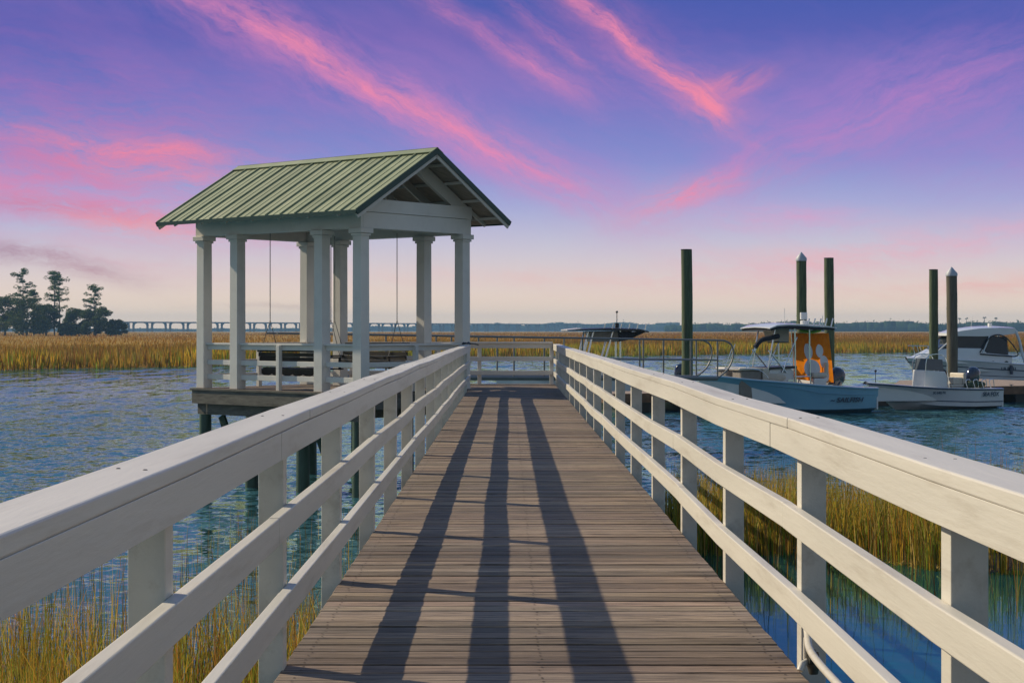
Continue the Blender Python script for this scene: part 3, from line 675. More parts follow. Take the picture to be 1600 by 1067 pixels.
# ------------------------------------------------------------------ boats
def smooth_interp(tbl, x):
    xs = [t[0] for t in tbl]; n = len(tbl[0])-1; out = []
    for k in range(1, n+1):
        out.append(float(np.interp(x, xs, [t[k] for t in tbl])))
    return out
def hull(root, L, beam, tbl, mats, floor=.35, gw=.16, foredeck=None, rub='navy', keelmat=None):
    """tbl rows: t (0 stern..1 bow), half beam factor at sheer, sheer z, half beam factor at chine, chine z, keel z, x rake at sheer"""
    n = 28; R = []
    # catmull smoothing through dense interpolation
    def row(t):
        a = [smooth_interp(tbl, min(1, max(0, t+dt))) for dt in (-.03, 0, .03)]
        return [sum(c)/3 for c in zip(*a)] if 0.001 < t < .999 else a[1]
    for i in range(n+1):
        t = 1-(1-i/n)**1.15
        bs, zs, bc, zc, zk, rk = row(t); bs *= beam/2; bc *= beam/2; x = t*L
        xs = x+rk; 
        side = []
        for k in range(6):
            u = k/5; fl = u**(1.0+.9*t)
            side.append((x+(xs-x)*u, bc+(bs-bc)*fl, zc+(zs-zc)*u))
        R.append([(x-.0, 0, zk)]+[(x, bc*.55, zk+(zc-zk)*.5)]+side)
    m = MB(); rings = [[(x, -y, z) for x, y, z in reversed(r[1:])]+[r[0]]+r[1:] for r in R]
    m.loft(rings, closed=False)
    n_ = len(rings[0]); m._add(rings[0], [tuple(range(n_))])
    h = m.build('hull', mats['hull'], root, smooth=True)
    # covering board (gunwale) and liner
    m = MB(); gl = []
    for r in R:
        x, y, z = r[-1]; yi = max(y-gw, 0.0); t = x/L
        if foredeck and x > foredeck: yi = 0
        gl.append([(x, y+.012, z+.005), (x, y+.006, z+.035), (x, max(yi+.02, 0), z+.05 if yi else z+.09), (x, yi, z+.03 if yi > 0 else z+.09), (x, max(yi-.02, 0) if yi > 0 else 0, floor+.02 if yi > 0 else z+.088)])
    for sg in (1, -1): m.loft([[(a, sg*b, c) for a, b, c in g] for g in gl], closed=False)
    m.build('gunwale', mats['deck'], root, smooth=True)
    m = MB(); m.loft([[(r[-1][0], -max(r[-1][1]-gw-.01, .0), floor), (r[-1][0], max(r[-1][1]-gw-.01, .0), floor)] for r in R if not (foredeck and r[-1][0] > foredeck+.4)], closed=False)
    x0, y0, z0 = R[0][-1]; m.box(-.005, .06, -y0+.03, y0-.03, floor-.3, z0-.12)
    m.build('cockpit_floor', mats['deck'], root)
    m = MB()
    for sg in (1, -1): m.tube([(r[-1][0]+.0, sg*(r[-1][1]+.012), r[-1][2]-.015) for r in R], .03, 6)
    m.build('rub_rail', mats[rub], root, smooth=True)
    return R
def text(s, size, mat_, parent, loc, rot, name='lettering', shear=0.0, sx=1.0):
    c = bpy.data.curves.new(name, 'FONT'); c.body = s; c.size = size; c.extrude = .004; c.shear = shear; c.align_x = 'CENTER'; c.offset = .006
    o = bpy.data.objects.new(name, c); COL.objects.link(o); c.materials.append(mat_); o.parent = parent; 
    bpy.context.view_layer.update(); me = bpy.data.meshes.new_from_object(o.evaluated_get(bpy.context.evaluated_depsgraph_get()))
    bpy.data.objects.remove(o); o = bpy.data.objects.new(name, me); COL.objects.link(o)
    if not me.materials: me.materials.append(mat_)
    o.parent = parent; o.location = loc; o.rotation_euler = rot; o.scale = (sx, 1, 1)
    return o
def outboard(root, x, z, tilt, mat_='engine', s=1.0, yy=0.0):
    T = Matrix.Translation((x, yy, z)) @ Matrix.Rotation(tilt, 4, 'Y') @ Matrix.Scale(s, 4)
    m = MB(); m.T = T
    rings = []
    for z_, rx, ry, ox in ((0, .20, .15, 0), (.12, .29, .2, -.03), (.35, .32, .22, -.05), (.55, .29, .2, -.06), (.66, .2, .14, -.05), (.70, .08, .06, -.05)):
        rings.append([(ox+rx*math.cos(2*math.pi*k/14), ry*math.sin(2*math.pi*k/14), z_) for k in range(14)])
    m.loft(rings); e = m.build('outboard_motor', M[mat_], root, smooth=True)
    m = MB(); m.T = T; m.loft([[(px_*.5-.05, py_*.07, z_) for px_, py_ in ((-.34, 0), (-.1, -1), (.24, -.6), (.3, 0), (.24, .6), (-.1, 1))] for z_ in (-.75, 0)]); m.box(-.28, .1, -.12, .12, -.52, -.48)
    m.tube([(.12, 0, -.72), (-.28, 0, -.72)], [.03, .07], 8)
    m.box(.05, .3, -.1, .1, -.2, 0.05); m.build('lower_leg', M['black'], e)
    return e
def place(root, stern_px, d, yaw):
    root.location = ((stern_px-PX0)/F*d, d, ZW); root.rotation_euler = (0, 0, math.pi+yaw)
YAW = math.radians(25)

# --- pale blue centre console
bb = empty('motorboat', label='pale blue motorboat with a T-top canopy and an orange towel', cat='motorboat', group='boats moored at the floating dock')
LB, BB = 7.2, 2.5
tblB = [(0, .92, .95, .86, .18, -.25, 0.0), (.10, .97, .97, .90, .16, -.25, .0), (.30, 1.0, 1.06, .92, .15, -.27, .0), (.45, 1.0, 1.14, .90, .17, -.28, .02), (.6, .97, 1.24, .82, .22, -.28, .08), (.8, .80, 1.37, .52, .38, -.18, .25), (.93, .42, 1.50, .18, .62, .20, .42), (1.0, .04, 1.52, .02, .95, .75, .50)]
hull(bb, LB, BB, tblB, {'hull': M['bluehull'], 'deck': M['white'], 'navy': M['bluehull']}, floor=.42, foredeck=None)
# near gunwale side faces the camera: local +y after the half turn is world -y
m = MB(); m.tube([(LB*t+.03, 1.25*b+.02, z) for t, b, z in ((.02, .9, .70), (.2, .965, .73), (.4, .98, .82), (.55, .955, 1.02), (.7, .86, 1.14), (.85, .62, 1.24))], .012, 6); m.build('knuckle_line', M['bluehull'], bb)
# console
m = MB(); cx0, cx1 = 3.6, 4.75
m.prism([(cx0, .42), (cx1+.45, .42), (cx1+.42, 1.1), (cx1+.1, 1.25), (cx1-.0, 1.74), (cx0+.25, 1.84), (cx0, 1.66)], -.5, .5); con = m.build('console', M['white'], bb, bevel=.04)
m = MB(); m.prism([(cx0-.1, 1.77), (cx1+.2, 1.75), (cx1+.2, 1.82), (cx0-.1, 1.87)], -.56, .56); m.build('console_top', M['black'], con)
m = MB(); m.ell((cx1-.2, .54, 1.42), (.55, .03, .17), 14, 8); m.build('side_pad', M['cream'], con, smooth=True)
m = MB(); m._add([(cx1-.02, -.5, 1.56), (cx1-.02, .5, 1.56), (cx1-.5, .45, 2.55), (cx1-.5, -.45, 2.55)], [(0, 1, 2, 3)]); m.build('windscreen_frame', M['clearglass'], con)
bpy.data.objects[con.name]
for o in list(children(con)):
    if o.name.startswith('windscreen'): bpy.data.objects.remove(o)
# T-top
tt_ = MB(); tx0, tx1 = 1.95, 5.1
tt_.loft([[(x, y, z+.05*(1-(y/1.05)**2)) for y in (-1.05, -.7, 0, .7, 1.05)]+[(x, y, z-th+.05*(1-(y/1.05)**2)) for y in (1.05, .7, 0, -.7, -1.05)] for x, z, th in ((tx0, 3.38, .03), (tx0+.4, 3.44, .05), (tx0+1.4, 3.50, .06), (tx1-.9, 3.52, .06), (tx1-.35, 3.48, .05), (tx1, 3.36, .03))])
ttop = tt_.build('t_top', M['white'], bb, smooth=True)
m = MB(); m.loft([[(x, y, z) for y in (-1.04, 1.04)]+[(x, y, z-.09) for y in (1.04, -1.04)] for x, z in ((tx0+.1, 3.37), (tx0+.5, 3.39), (tx1-.9, 3.45), (tx1-.35, 3.42), (tx1-.06, 3.34))]); m.build('canopy_lining', M['blackcloth'], ttop)
m = MB(); m.loft([[(x, y, z) for y in (-.42, .42)]+[(x, y, z-h_) for y in (.42, -.42)] for x, z, h_ in ((3.77, 3.38, .58), (4.25, 3.36, .55), (4.45, 3.36, .10))]); m.build('electronics_box', M['tan'], ttop, bevel=.03)
m = MB(); m.box(3.76, 4.3, -.43, .43, 2.775, 2.80); m.build('box_trim', M['blackcloth'], ttop)
for sg in (-.55, .55):
    for path in ([(3.55, sg, .45), (3.62, sg*1.05, 3.35)], [(2.78, sg, .45), (2.88, sg, 1.7), (2.95, sg*1.1, 3.3)], [(4.95, sg, .45), (4.85, sg, 1.8), (4.55, sg*1.05, 3.3)], [(4.85, sg, 2.5), (4.0, sg, 1.62)], [(3.5, sg, 3.0), (4.2, sg, 1.62)], [(2.8, sg, 1.45), (3.55, sg, 1.45)]):
        m = MB(); m.tube(path, .032, 8); m.build('frame_tube', M['steel'], bb, smooth=True)
m = MB()
for k in range(5): m.tube([(2.05, -.8+k*.4, 3.4), (1.95, -.8+k*.4, 3.75)], .028, 8)
m.build('rod_holder', M['steel'], ttop, smooth=True)
# folded bimini ahead of the console
m = MB(); m.tube(curve_pts([(4.5, .75, 3.05), (4.9, .78, 2.98), (5.35, .8, 2.88), (5.62, .8, 2.62)], 4), [.10]*13, 8); m.build('folded_bimini', M['blackcloth'], bb, smooth=True)
for sg in (.8, -.8):
    m = MB(); m.tube([(5.6, sg, 2.65), (6.15, sg*.95, 1.5)], .018, 6); m.tube([(5.5, sg, 2.72), (6.0, sg*.95, 1.5)], .018, 6); m.build('bimini_bow', M['steel'], bb, smooth=True)
# bow seating, leaning post, helm seat back, bow rail, windlass
m = MB(); m.box(5.35, 6.3, .2, .85, .42, 1.72); m.box(5.35, 6.3, -.85, -.2, .42, 1.72); m.build('bow_seat', M['taupe'], bb, bevel=.08)
m = MB(); m.box(5.3, 6.4, .15, .9, 1.72, 1.82); m.box(5.3, 6.4, -.9, -.15, 1.72, 1.82); m.box(4.98, 5.26, .3, .8, 1.0, 1.80); m.build('seat_cushion', M['cream'], bb, bevel=.04)
m = MB(); m.box(2.15, 2.75, -.55, .66, .42, 1.38); m.box(1.1, 1.75, -.6, .4, .42, .95); lp = m.build('leaning_post', M['white'], bb, bevel=.05)
m = MB(); m.box(2.05, 2.22, .50, .68, 1.5, 2.0); m.box(2.1, 2.8, -.55, .68, 1.4, 1.6); m.build('helm_seat', M['cream'], lp, bevel=.06)
m = MB()
m.tube(curve_pts([(5.2, 1.1, 1.42), (5.6, 1.02, 1.75), (6.5, .75, 1.8), (7.2, .3, 1.75), (7.5, 0, 1.72), (7.2, -.3, 1.75), (6.5, -.75, 1.8), (5.2, -1.1, 1.42)], 4), .018, 6)
m.build('bow_rail', M['steel'], bb, smooth=True)
m = MB()
for x, y in ((.6, 1.12), (2.4, 1.17), (4.2, 1.13), (6.0, .8), (6.9, .36)): m.box(x-.12, x+.12, y-.02, y+.02, [1.04, 1.10, 1.32, 1.50, 1.58][int(x > 1)+int(x > 3)+int(x > 5)+int(x > 7)]-.02, [1.04, 1.10, 1.32, 1.50, 1.58][int(x > 1)+int(x > 3)+int(x > 5)+int(x > 7)]+.03)
m.build('cleat', M['steel'], bb)
m = MB(); m.tube([(2.9, .2, 3.5), (2.9, .2, 3.66)], .16, 12); m.box(2.75, 3.05, .1, .2, 3.7, 3.98); m.box(2.88, 2.92, .13, .17, 3.6, 3.72); m.build('radar', M['white'], ttop, bevel=.02)
m = MB(); m.tube([(3.5, -.3, 3.5), (3.5, -.3, 4.15)], .012, 6); m.tube([(2.4, .7, 3.42), (2.38, .7, 3.85)], .015, 6); m.build('antenna', M['white'], ttop)
m = MB(); m.tube([(2.0, 0, 3.28), (2.6, .3, 3.2), (3.1, .2, 3.26)], .07, 6); m.build('life_vest', M['green'], ttop)
outboard(bb, 1.15, 1.0, math.radians(-18), s=1.15, yy=-.3)
text('~ SAILFISH', .26, M['letter'], bb, (1.62, 1.235, .44), (math.radians(90), 0, math.pi), shear=.3, sx=1.3)
place(bb, 1345, 67.6, YAW)
# towel hangs over the aft frame
tw = empty('towel', label='orange towel with a white paw print hanging from the T-top of the blue boat', cat='towel')
M4 = Matrix.Translation(bb.location) @ Matrix.Rotation(math.pi+YAW, 4, 'Z')
def TW(): q = MB(); q.T = Matrix.Translation(-tw.location) @ M4; return q
tw.location = M4 @ Vector((2.2, .45, 1.1))
def cloth(u, v, off=0.0):    # u 0..1 along the boat (aft -> forward), v 0..1 down
    x = (1.90-.02*v)*(1-u)+(3.62-.15*v)*u+(-.20*v)*(1-u); z = 3.14+.06*abs(u-.45)-1.98*v+(.16*u*v)
    return (x, .44+.035*math.sin(u*17+v*2)+.02*math.sin(u*37)*(1-v)**2+off, z)
q = TW(); nu, nv_ = 40, 24
vs = [cloth(i/nu, j/nv_) for j in range(nv_+1) for i in range(nu+1)]
q._add(vs, [(j*(nu+1)+i, j*(nu+1)+i+1, (j+1)*(nu+1)+i+1, (j+1)*(nu+1)+i) for j in range(nv_) for i in range(nu) if not (18/40 < 0)])
o = q.build('cloth', M['orangecloth'], tw, smooth=True)
q = TW()
for cu, cv, ru, rv, rot in ((.31, .36, .115, .14, -.35), (.21, .58, .11, .13, -.4), (.62, .38, .12, .17, .1), (.17, .85, .07, .14, 0), (.56, .74, .22, .2, .2)):
    rings = []
    for rr_ in range(1, 9):
        ring = []
        for k in range(24):
            an = 2*math.pi*k/24; a_, b_ = ru*rr_/8*math.cos(an), rv*rr_/8*math.sin(an); uu = cu+a_*math.cos(rot)-b_*math.sin(rot)*.8; vv = cv+a_*math.sin(rot)+b_*math.cos(rot)
            ring.append(cloth(min(max(uu, .01), .99), min(max(vv, .01), .99), .018))
        rings.append(ring)
    q.loft(rings, caps=False); q._add([cloth(cu, cv, .018)]+rings[0], [(0, 1+k, 1+(k+1) % 24) for k in range(24)])
q.build('paw_print', M['whitecloth'], tw, smooth=True)

# --- white skiff
sf = empty('motorboat', label='small open white motorboat with navy stripes and dark SEA FOX letters', cat='motorboat', group='boats moored at the floating dock')
LS, BS = 5.45, 2.1
tblS = [(0, .92, .80, .86, .10, -.12, 0), (.3, 1.0, .82, .92, .10, -.14, 0), (.6, .98, .88, .80, .16, -.15, .05), (.8, .84, .95, .52, .28, -.12, .2), (.92, .50, 1.04, .22, .42, .02, .55), (1.0, .14, 1.10, .03, .62, .40, .95)]
RS = hull(sf, LS, BS, tblS, {'hull': M['white'], 'deck': M['white'], 'navy': M['navy']}, floor=.35)
m = MB()
for sg in (1, -1): m.tube([(r[3][0], sg*(r[3][1]+.004), r[3][2]+.05) for r in RS], .022, 6)
m.build('hull_stripe', M['navy'], sf)
m = MB(); m.T = Matrix.Translation((-.62, 0, 0)); m.prism([(3.1, .35), (4.35, .35), (4.35, .9), (4.3, 1.62), (3.25, 1.55), (3.1, 1.3)], -.4, .4); cs = m.build('console', M['white'], sf, bevel=.03)
m = MB(); m.T = Matrix.Translation((-.62, 0, 0)); m._add([(4.25, .4, 1.62), (4.15, .38, 2.1), (3.4, .4, 2.05), (3.35, .42, 1.6)], [(0, 1, 2, 3)]); m._add([(4.25, .4, 1.62), (4.15, .38, 2.1), (4.15, -.38, 2.1), (4.25, -.4, 1.62)], [(0, 1, 2, 3)]); m.build('windscreen', M['clearglass'], cs)
m = MB(); m.T = Matrix.Translation((-.62, 0, 0)); m.tube(curve_pts([(4.3, .42, 1.55), (4.15, .42, 2.2), (3.3, .42, 2.2), (3.15, .42, 1.5)], 4), .02, 6); m.tube(curve_pts([(4.3, -.42, 1.55), (4.15, -.42, 2.2), (3.3, -.42, 2.2), (3.15, -.42, 1.5)], 4), .02, 6)
m.tube([(3.15, .42, 1.5), (3.0, .45, .4)], .02, 6); m.build('grab_rail', M['steel'], cs, smooth=True)
m = MB(); m.T = Matrix.Translation((-.62, 0, 0)); m.tube([(3.12, .0, 1.45), (2.98, 0, 1.5)], .17, 14); m.build('steering_wheel', M['black'], cs)
m = MB(); m.T = Matrix.Translation((-.4, 0, 0)); m.box(2.0, 2.7, -.45, .45, .35, .9); st = m.build('seat_base', M['white'], sf, bevel=.03)
m = MB(); m.T = Matrix.Translation((-.4, 0, 0)); m.box(1.95, 2.75, -.48, .48, .9, 1.0); m.box(1.95, 2.1, -.45, .45, 1.0, 1.48); m.box(2.1, 2.6, -.4, .4, 1.0, 1.3); m.build('seat_cushion', M['cream'], st, bevel=.04)
outboard(sf, .95, 1.0, math.radians(-12), 'engine', 1.05)
m = MB(); m.tube([(5.9, 0, 1.06), (5.9, 0, 1.55)], .015, 6); m.ell((5.9, 0, 1.6), .055, 8, 6); m.build('bow_light', M['black'], sf)
m = MB()
for k in range(7):
    rr_ = random.Random(k+9); x = .5+k*.17; m.ell((x, rr_.uniform(-.3, .6), .95+rr_.uniform(0, .08)), (.22, .2, .12+rr_.uniform(0, .06)), 9, 6)
m.build('gear_bundle', M['gear'], sf, smooth=True)
m = MB()
for x in (1.75, 1.35, .9, .5): m.tube(curve_pts([(x, .75, .85), (x+.05, .7, 1.15), (x-.2, .65, 1.2), (x-.28, .62, .9)], 3), .018, 6)
m.build('stern_rail', M['steel'], sf, smooth=True)
text('SEA FOX', .235, M['letter'], sf, (.78, 1.055, .53), (math.radians(90), 0, math.pi), shear=.25, sx=.92)
text('SC 0402 BX', .13, M['letter'], sf, (3.5, 1.09, .66), (math.radians(90), 0, math.pi), name='registration_number', sx=1.0)
place(sf, 1544, 70.9, YAW)

# --- white cabin cruiser behind the dock
cr = empty('cabin_cruiser', label='large white cabin cruiser with dark windows behind the floating dock', cat='motorboat', group='boats moored at the floating dock')
LC, BC = 10.6, 3.1
tblC = [(0, .9, .95, .84, .15, -.4, 0), (.25, 1.0, 1.05, .92, .15, -.45, 0), (.5, 1.0, 1.25, .88, .2, -.45, .02), (.7, .92, 1.42, .66, .3, -.4, .08), (.87, .62, 1.5, .30, .5, -.2, .25), (.95, .34, 1.53, .12, .75, .1, .36), (1, .10, 1.54, .02, .95, .55, .45)]
RC = hull(cr, LC, BC, tblC, {'hull': M['white'], 'deck': M['white'], 'navy': M['navy']}, floor=.7, foredeck=7.6, rub='deck')
m = MB()
for sg in (1, -1): m.tube([(r[5][0], sg*(r[5][1]+.006), r[5][2]) for r in RC], .03, 6); m.tube([(r[3][0], sg*(r[3][1]+.006), r[3][2]) for r in RC[:20]], .02, 6)
m.build('hull_stripe', M['navy'], cr)
m = MB()
CT = Matrix.Translation((3.3, 0, 0)) @ Matrix.Diagonal((.8, 1, 1, 1))
def sect(x, zb, zt_, w0, w1): return [(x, -w0, zb), (x, -w1, zt_), (x, w1, zt_), (x, w0, zb)]
m.T = CT; m.loft([sect(1.6, 1.0, 1.72, 1.36, 1.33), sect(3.7, 1.1, 1.85, 1.35, 1.31), sect(4.1, 1.1, 2.14, 1.34, 1.26), sect(6.0, 1.2, 2.17, 1.28, 1.12), sect(7.5, 1.35, 2.09, 1.1, .87), sect(8.6, 1.45, 1.75, .75, .5), sect(9.3, 1.48, 1.55, .45, .3)]); m.build('cabin_trunk', M['white'], cr, bevel=.06)
m = MB(); m.T = CT; m.loft([sect(1.9, 1.70, 2.85, 1.28, 1.12), sect(3.6, 1.80, 2.92, 1.27, 1.12), sect(3.9, 2.12, 2.92, 1.22, 1.12), sect(6.0, 2.15, 2.92, 1.08, 1.02), sect(7.5, 2.05, 2.12, .84, .80)]); m.build('cabin_window', M['glass'], cr)
m = MB(); m.T = CT; m.loft([[(x, y*w_, z+dz*(1-(y)**2)) for y in (-1, -.6, 0, .6, 1)]+[(x, y*w_, z-th) for y in (1, .6, 0, -.6, -1)] for x, z, w_, dz, th in ((.95, 3.18, 1.1, .05, .05), (1.3, 3.40, 1.2, .08, .35), (2.6, 3.42, 1.24, .12, .5), (4.2, 3.38, 1.24, .12, .5), (5.8, 3.22, 1.15, .12, .32), (6.7, 3.02, 1.0, .08, .1))]); m.build('cabin_roof', M['white'], cr, smooth=True)
for sg in (1, -1):
    for pth, rr_ in ((curve_pts([(1.2, sg*1.15, 3.2), (.95, sg*1.27, 2.6), (.75, sg*1.33, 1.8), (.5, sg*1.34, 1.2)], 4), .10), ([(3.45, sg*1.24, 2.9), (4.1, sg*1.3, 1.8)], .06), ([(6.1, sg*1.05, 2.95), (7.5, sg*.86, 2.0)], .05)):
        m = MB(); m.T = CT; m.tube(pth, rr_, 8); m.build('roof_pillar', M['white'], cr, smooth=True)
m = MB(); m.T = CT; m.tube(curve_pts([(4.3, 1.31, 1.9), (3.4, 1.31, 2.85), (2.2, 1.3, 2.85), (1.1, 1.34, 1.75), (2.5, 1.36, 1.7), (4.3, 1.33, 1.8)], 5), .045, 6); m.build('side_window_frame', M['black'], cr)
m = MB(); m.tube(curve_pts([(8.0, 1.0, 2.25), (9.2, .75, 2.28), (10.4, .3, 2.3), (10.9, 0, 2.3), (10.4, -.3, 2.3), (9.2, -.75, 2.28), (8.0, -1.0, 2.25)], 4), .022, 6)
for x, y in ((8.1, 1.0), (8.9, .8), (9.7, .55), (10.3, .3), (8.9, -.8), (9.7, -.55), (10.3, -.3)): m.tube([(x+.15, y, 2.27), (x-.1, y*1.05, 1.5)], .018, 6)
m.build('bow_rail', M['steel'], cr, smooth=True)
m = MB(); m.T = CT; m.tube([(4.2, 0, 3.5), (4.1, 0, 4.1)], .015, 6); m.tube([(2.6, 0, 3.5), (2.6, 0, 3.7)], .16, 10); m.build('antenna', M['white'], cr)
for x in (5.9, 5.0):
    m = MB(); m.tube([(x, 1.37, 1.25), (x, 1.40, 1.25)], .12, 12); m.build('porthole', M['glass'], cr)
m = MB()
for x in (2.2, 4.8): m.tube([(x, 1.6, 1.1), (x, 1.62, .55)], .10, 8); m.tube([(x, 1.55, 1.3), (x, 1.6, 1.1)], .01, 5)
m.build('fender', M['navy'], cr, smooth=True)
text('LB 8881', .26, M['letter'], cr, (4.9, 1.50, .80), (math.radians(90), 0, math.pi), name='registration_number', sx=1.2)
cr.location = (24.75+10.9*math.cos(math.radians(12)), 103+10.9*math.sin(math.radians(12)), ZW); cr.rotation_euler = (0, 0, math.pi+math.radians(12))

# --- T-top boat behind the gangway
tb = empty('motorboat', label='white boat with a slim dark T-top, half hidden behind the end of the right railing', cat='motorboat', group='boats moored at the floating dock')
LT = 8.2
tblT = [(0, .92, .92, .86, .18, -.25, 0), (.3, 1, .98, .92, .15, -.27, 0), (.6, .97, 1.1, .82, .22, -.28, .05), (.8, .8, 1.2, .52, .38, -.18, .2), (.93, .45, 1.25, .18, .62, .2, .35), (1, .05, 1.27, .02, .9, .7, .42)]
hull(tb, LT, 2.5, tblT, {'hull': M['white'], 'deck': M['white'], 'navy': M['white']}, floor=.42)
m = MB(); m.prism([(2.7, .42), (4.1, .42), (4.0, 1.2), (3.6, 1.65), (2.9, 1.65)], -.5, .5); m.build('console', M['white'], tb, bevel=.04)
m = MB(); m.loft([[(x, y, z+.04*(1-(y/1.1)**2)) for y in (-1.1, -.6, 0, .6, 1.1)]+[(x, y, z-th) for y in (1.1, .6, 0, -.6, -1.1)] for x, z, th in ((1.6, 3.22, .05), (2.0, 3.32, .09), (3.4, 3.36, .1), (4.4, 3.33, .07), (5.35, 3.26, .03))]); top = m.build('t_top', M['black'], tb, smooth=True)
m = MB(); m.loft([[(x, y, z) for y in (-1.08, 1.08)]+[(x, y, z-.05) for y in (1.08, -1.08)] for x, z in ((4.7, 3.37), (5.38, 3.30))]); m.build('canopy_edge', M['white'], top)
m = MB(); m.loft([[(x, y, z) for y in (-.6, .6)]+[(x, y, z-h_) for y in (.6, -.6)] for x, z, h_ in ((2.3, 3.25, .1), (3.0, 3.24, .5), (4.2, 3.22, .48), (4.3, 3.22, .1))]); m.build('electronics_box', M['taupe'], top, bevel=.02)
m = MB(); m.prism([(1.65, 3.2), (2.95, 3.2), (2.9, 2.75), (2.5, 2.82)], -.7, .7); m.build('storage_net', M['blackcloth'], top)
for sg in (-.6, .6):
    for path in ([(4.35, sg, 3.2), (4.7, sg, 1.7), (4.75, sg, .5)], [(4.1, sg, 3.2), (4.45, sg, 1.7), (4.5, sg, .5)], [(3.2, sg, 3.2), (3.55, sg, 1.9), (3.6, sg, .5)], [(2.85, sg*1.05, 3.25), (2.85, sg*1.05, .45)]):
        m = MB(); m.tube(path, .045, 8); m.build('frame_tube', M['steel'], tb, smooth=True)
m = MB()
for k in range(6): m.tube([(1.75+k*.38, .9, 3.3), (1.7+k*.38, .92, 3.58)], .03, 8)
m.build('rod_holder', M['steel'], top, smooth=True)
m = MB(); m.tube([(2.9, 0, 3.35), (2.9, 0, 4.1)], .018, 6); m.ell((2.9, 0, 4.12), .06, 8, 5); m.box(2.82, 2.98, -.08, .08, 3.35, 3.6); m.build('antenna', M['black'], top)
outboard(tb, -.1, .95, 0.0, 'engine', 1.1)
tb.location = ((1060-PX0)/F*77.5, 77.5, ZW); tb.rotation_euler = (0, 0, math.pi+math.radians(6))

# ------------------------------------------------------------------ marsh beyond the river
edge = [(-500, 598), (-200, 586), (0, 578.5), (150, 576), (300, 573), (450, 567), (600, 561), (760, 557), (1000, 555.5), (1200, 553), (1400, 550.5), (1600, 549), (1900, 547), (2300, 545)]
EP = [ground(px, py, ZW) for px, py in edge]
EX = np.array([p.x for p in EP]); EY = np.array([p.y for p in EP])
def edge_y(x): return np.interp(x, EX, EY)+1.2*np.sin(x*.31)+.8*np.sin(x*.83+1)
MARSH_FAR = 1900.0
# mud shelf and raised sward as one sheet
nx, ny = 320, 60
us = np.linspace(-1, 1, nx); V = []; 
for j in range(ny):
    t = j/(ny-1); 
    for u_ in us:
        xe = u_*(75+15) if False else u_*190
        y0 = float(edge_y(xe)); k = (MARSH_FAR/max(y0, 1))**t; yy = y0*k; xx = xe*k
        dep = yy-y0
        zz = ZW-.25+min(dep/1.5, 1)*.4+min(max(dep-2.0, 0)/10, 1)*.75
        zz += .10*math.sin(xx*.05+yy*.02)*min(dep/50, 1)
        V.append((xx, yy, zz))
m = MB(); m._add(V, [(j*nx+i, j*nx+i+1, (j+1)*nx+i+1, (j+1)*nx+i) for j in range(ny-1) for i in range(nx-1)])
tag(m.build('marsh_ground', M['marshsheet'], smooth=True), kind='structure')

def vnoise(x, y, s, seed=0):
    r = np.random.default_rng(seed); g = r.random((64, 64)); x = x*s; y = y*s
    xi = np.floor(x).astype(int); yi = np.floor(y).astype(int); fx = x-xi; fy = y-yi; fx = fx*fx*(3-2*fx); fy = fy*fy*(3-2*fy)
    a = g[xi % 64, yi % 64]; b = g[(xi+1) % 64, yi % 64]; c = g[xi % 64, (yi+1) % 64]; d = g[(xi+1) % 64, (yi+1) % 64]
    return (a*(1-fx)+b*fx)*(1-fy)+(c*(1-fx)+d*fx)*fy
GREEN, GOLD, RUST, STRAW, DARK = np.array([.13, .175, .02]), np.array([.36, .225, .025]), np.array([.25, .10, .02]), np.array([.36, .26, .09]), np.array([.06, .05, .02])
def pick(n, w, rng):
    idx = rng.choice(len(w), size=n, p=np.array(w)/sum(w)); return np.array([GREEN, GOLD, RUST, STRAW, DARK])[idx]
def simple_blades(X, Y, Z, H, Wd, C, name, lean=.25, kind_label=None):
    n = len(X); a = RNG.uniform(0, math.pi, n)*.5-math.pi/4; dx, dy = np.cos(a)*Wd/2, np.sin(a)*Wd/2
    lx, ly = RNG.normal(0, lean, n)*H, RNG.normal(0, lean, n)*H
    V = np.zeros((n, 5, 3)); 
    V[:, 0] = np.c_[X-dx, Y-dy, Z]; V[:, 1] = np.c_[X+dx, Y+dy, Z]
    V[:, 2] = np.c_[X-dx*.7+lx*.35, Y-dy*.7+ly*.35, Z+H*.55]; V[:, 3] = np.c_[X+dx*.7+lx*.35, Y+dy*.7+ly*.35, Z+H*.55]
    V[:, 4] = np.c_[X+lx, Y+ly, Z+H]
    T = np.array([[0, 1, 3], [0, 3, 2], [2, 3, 4]])[None]+(np.arange(n)*5)[:, None, None]
    CC = np.repeat(C[:, None, :], 5, 1)
    return V.reshape(-1, 3), T.reshape(-1, 3), CC.reshape(-1, 3)
parts = []
# front fringe
n = 42000; u_ = RNG.uniform(-1, 1, n); X = u_*88; dep = RNG.uniform(0, 1, n)**1.2*14; Y0 = edge_y(X); Y = Y0+dep
Hh = (.95+.4*vnoise(X, Y, .25, 1)+RNG.normal(0, .13, n))*np.clip(.55+dep/2.5, 0, 1)
pg = vnoise(X, Y, .09, 2)*.6+vnoise(X, Y, .4, 3)*.4
C = pick(n, [3, 4.5, 1.8, .7, .9], RNG); C = C*(.75+.5*RNG.random((n, 1)))*np.where(dep > 5, .9, 1.05)[:, None]
gm = np.clip((pg-.45)*3, 0, 1)[:, None]*(dep < 6)[:, None]; C = C*(1-gm*.7)+np.array([.21, .22, .03])*gm*.7
rm = np.clip((.52-pg)*3+(dep-5)/6, 0, 1)[:, None]; C = C*(1-rm*.65)+np.array([.15, .085, .035])*rm*.65
Zb = np.full(n, ZW-.1)+np.clip(dep/1.5, 0, 1)*.4+np.clip((dep-2)/10, 0, 1)*.65
parts.append(simple_blades(X, Y, Zb, Hh, RNG.uniform(.05, .11, n), C, 'f', .12))
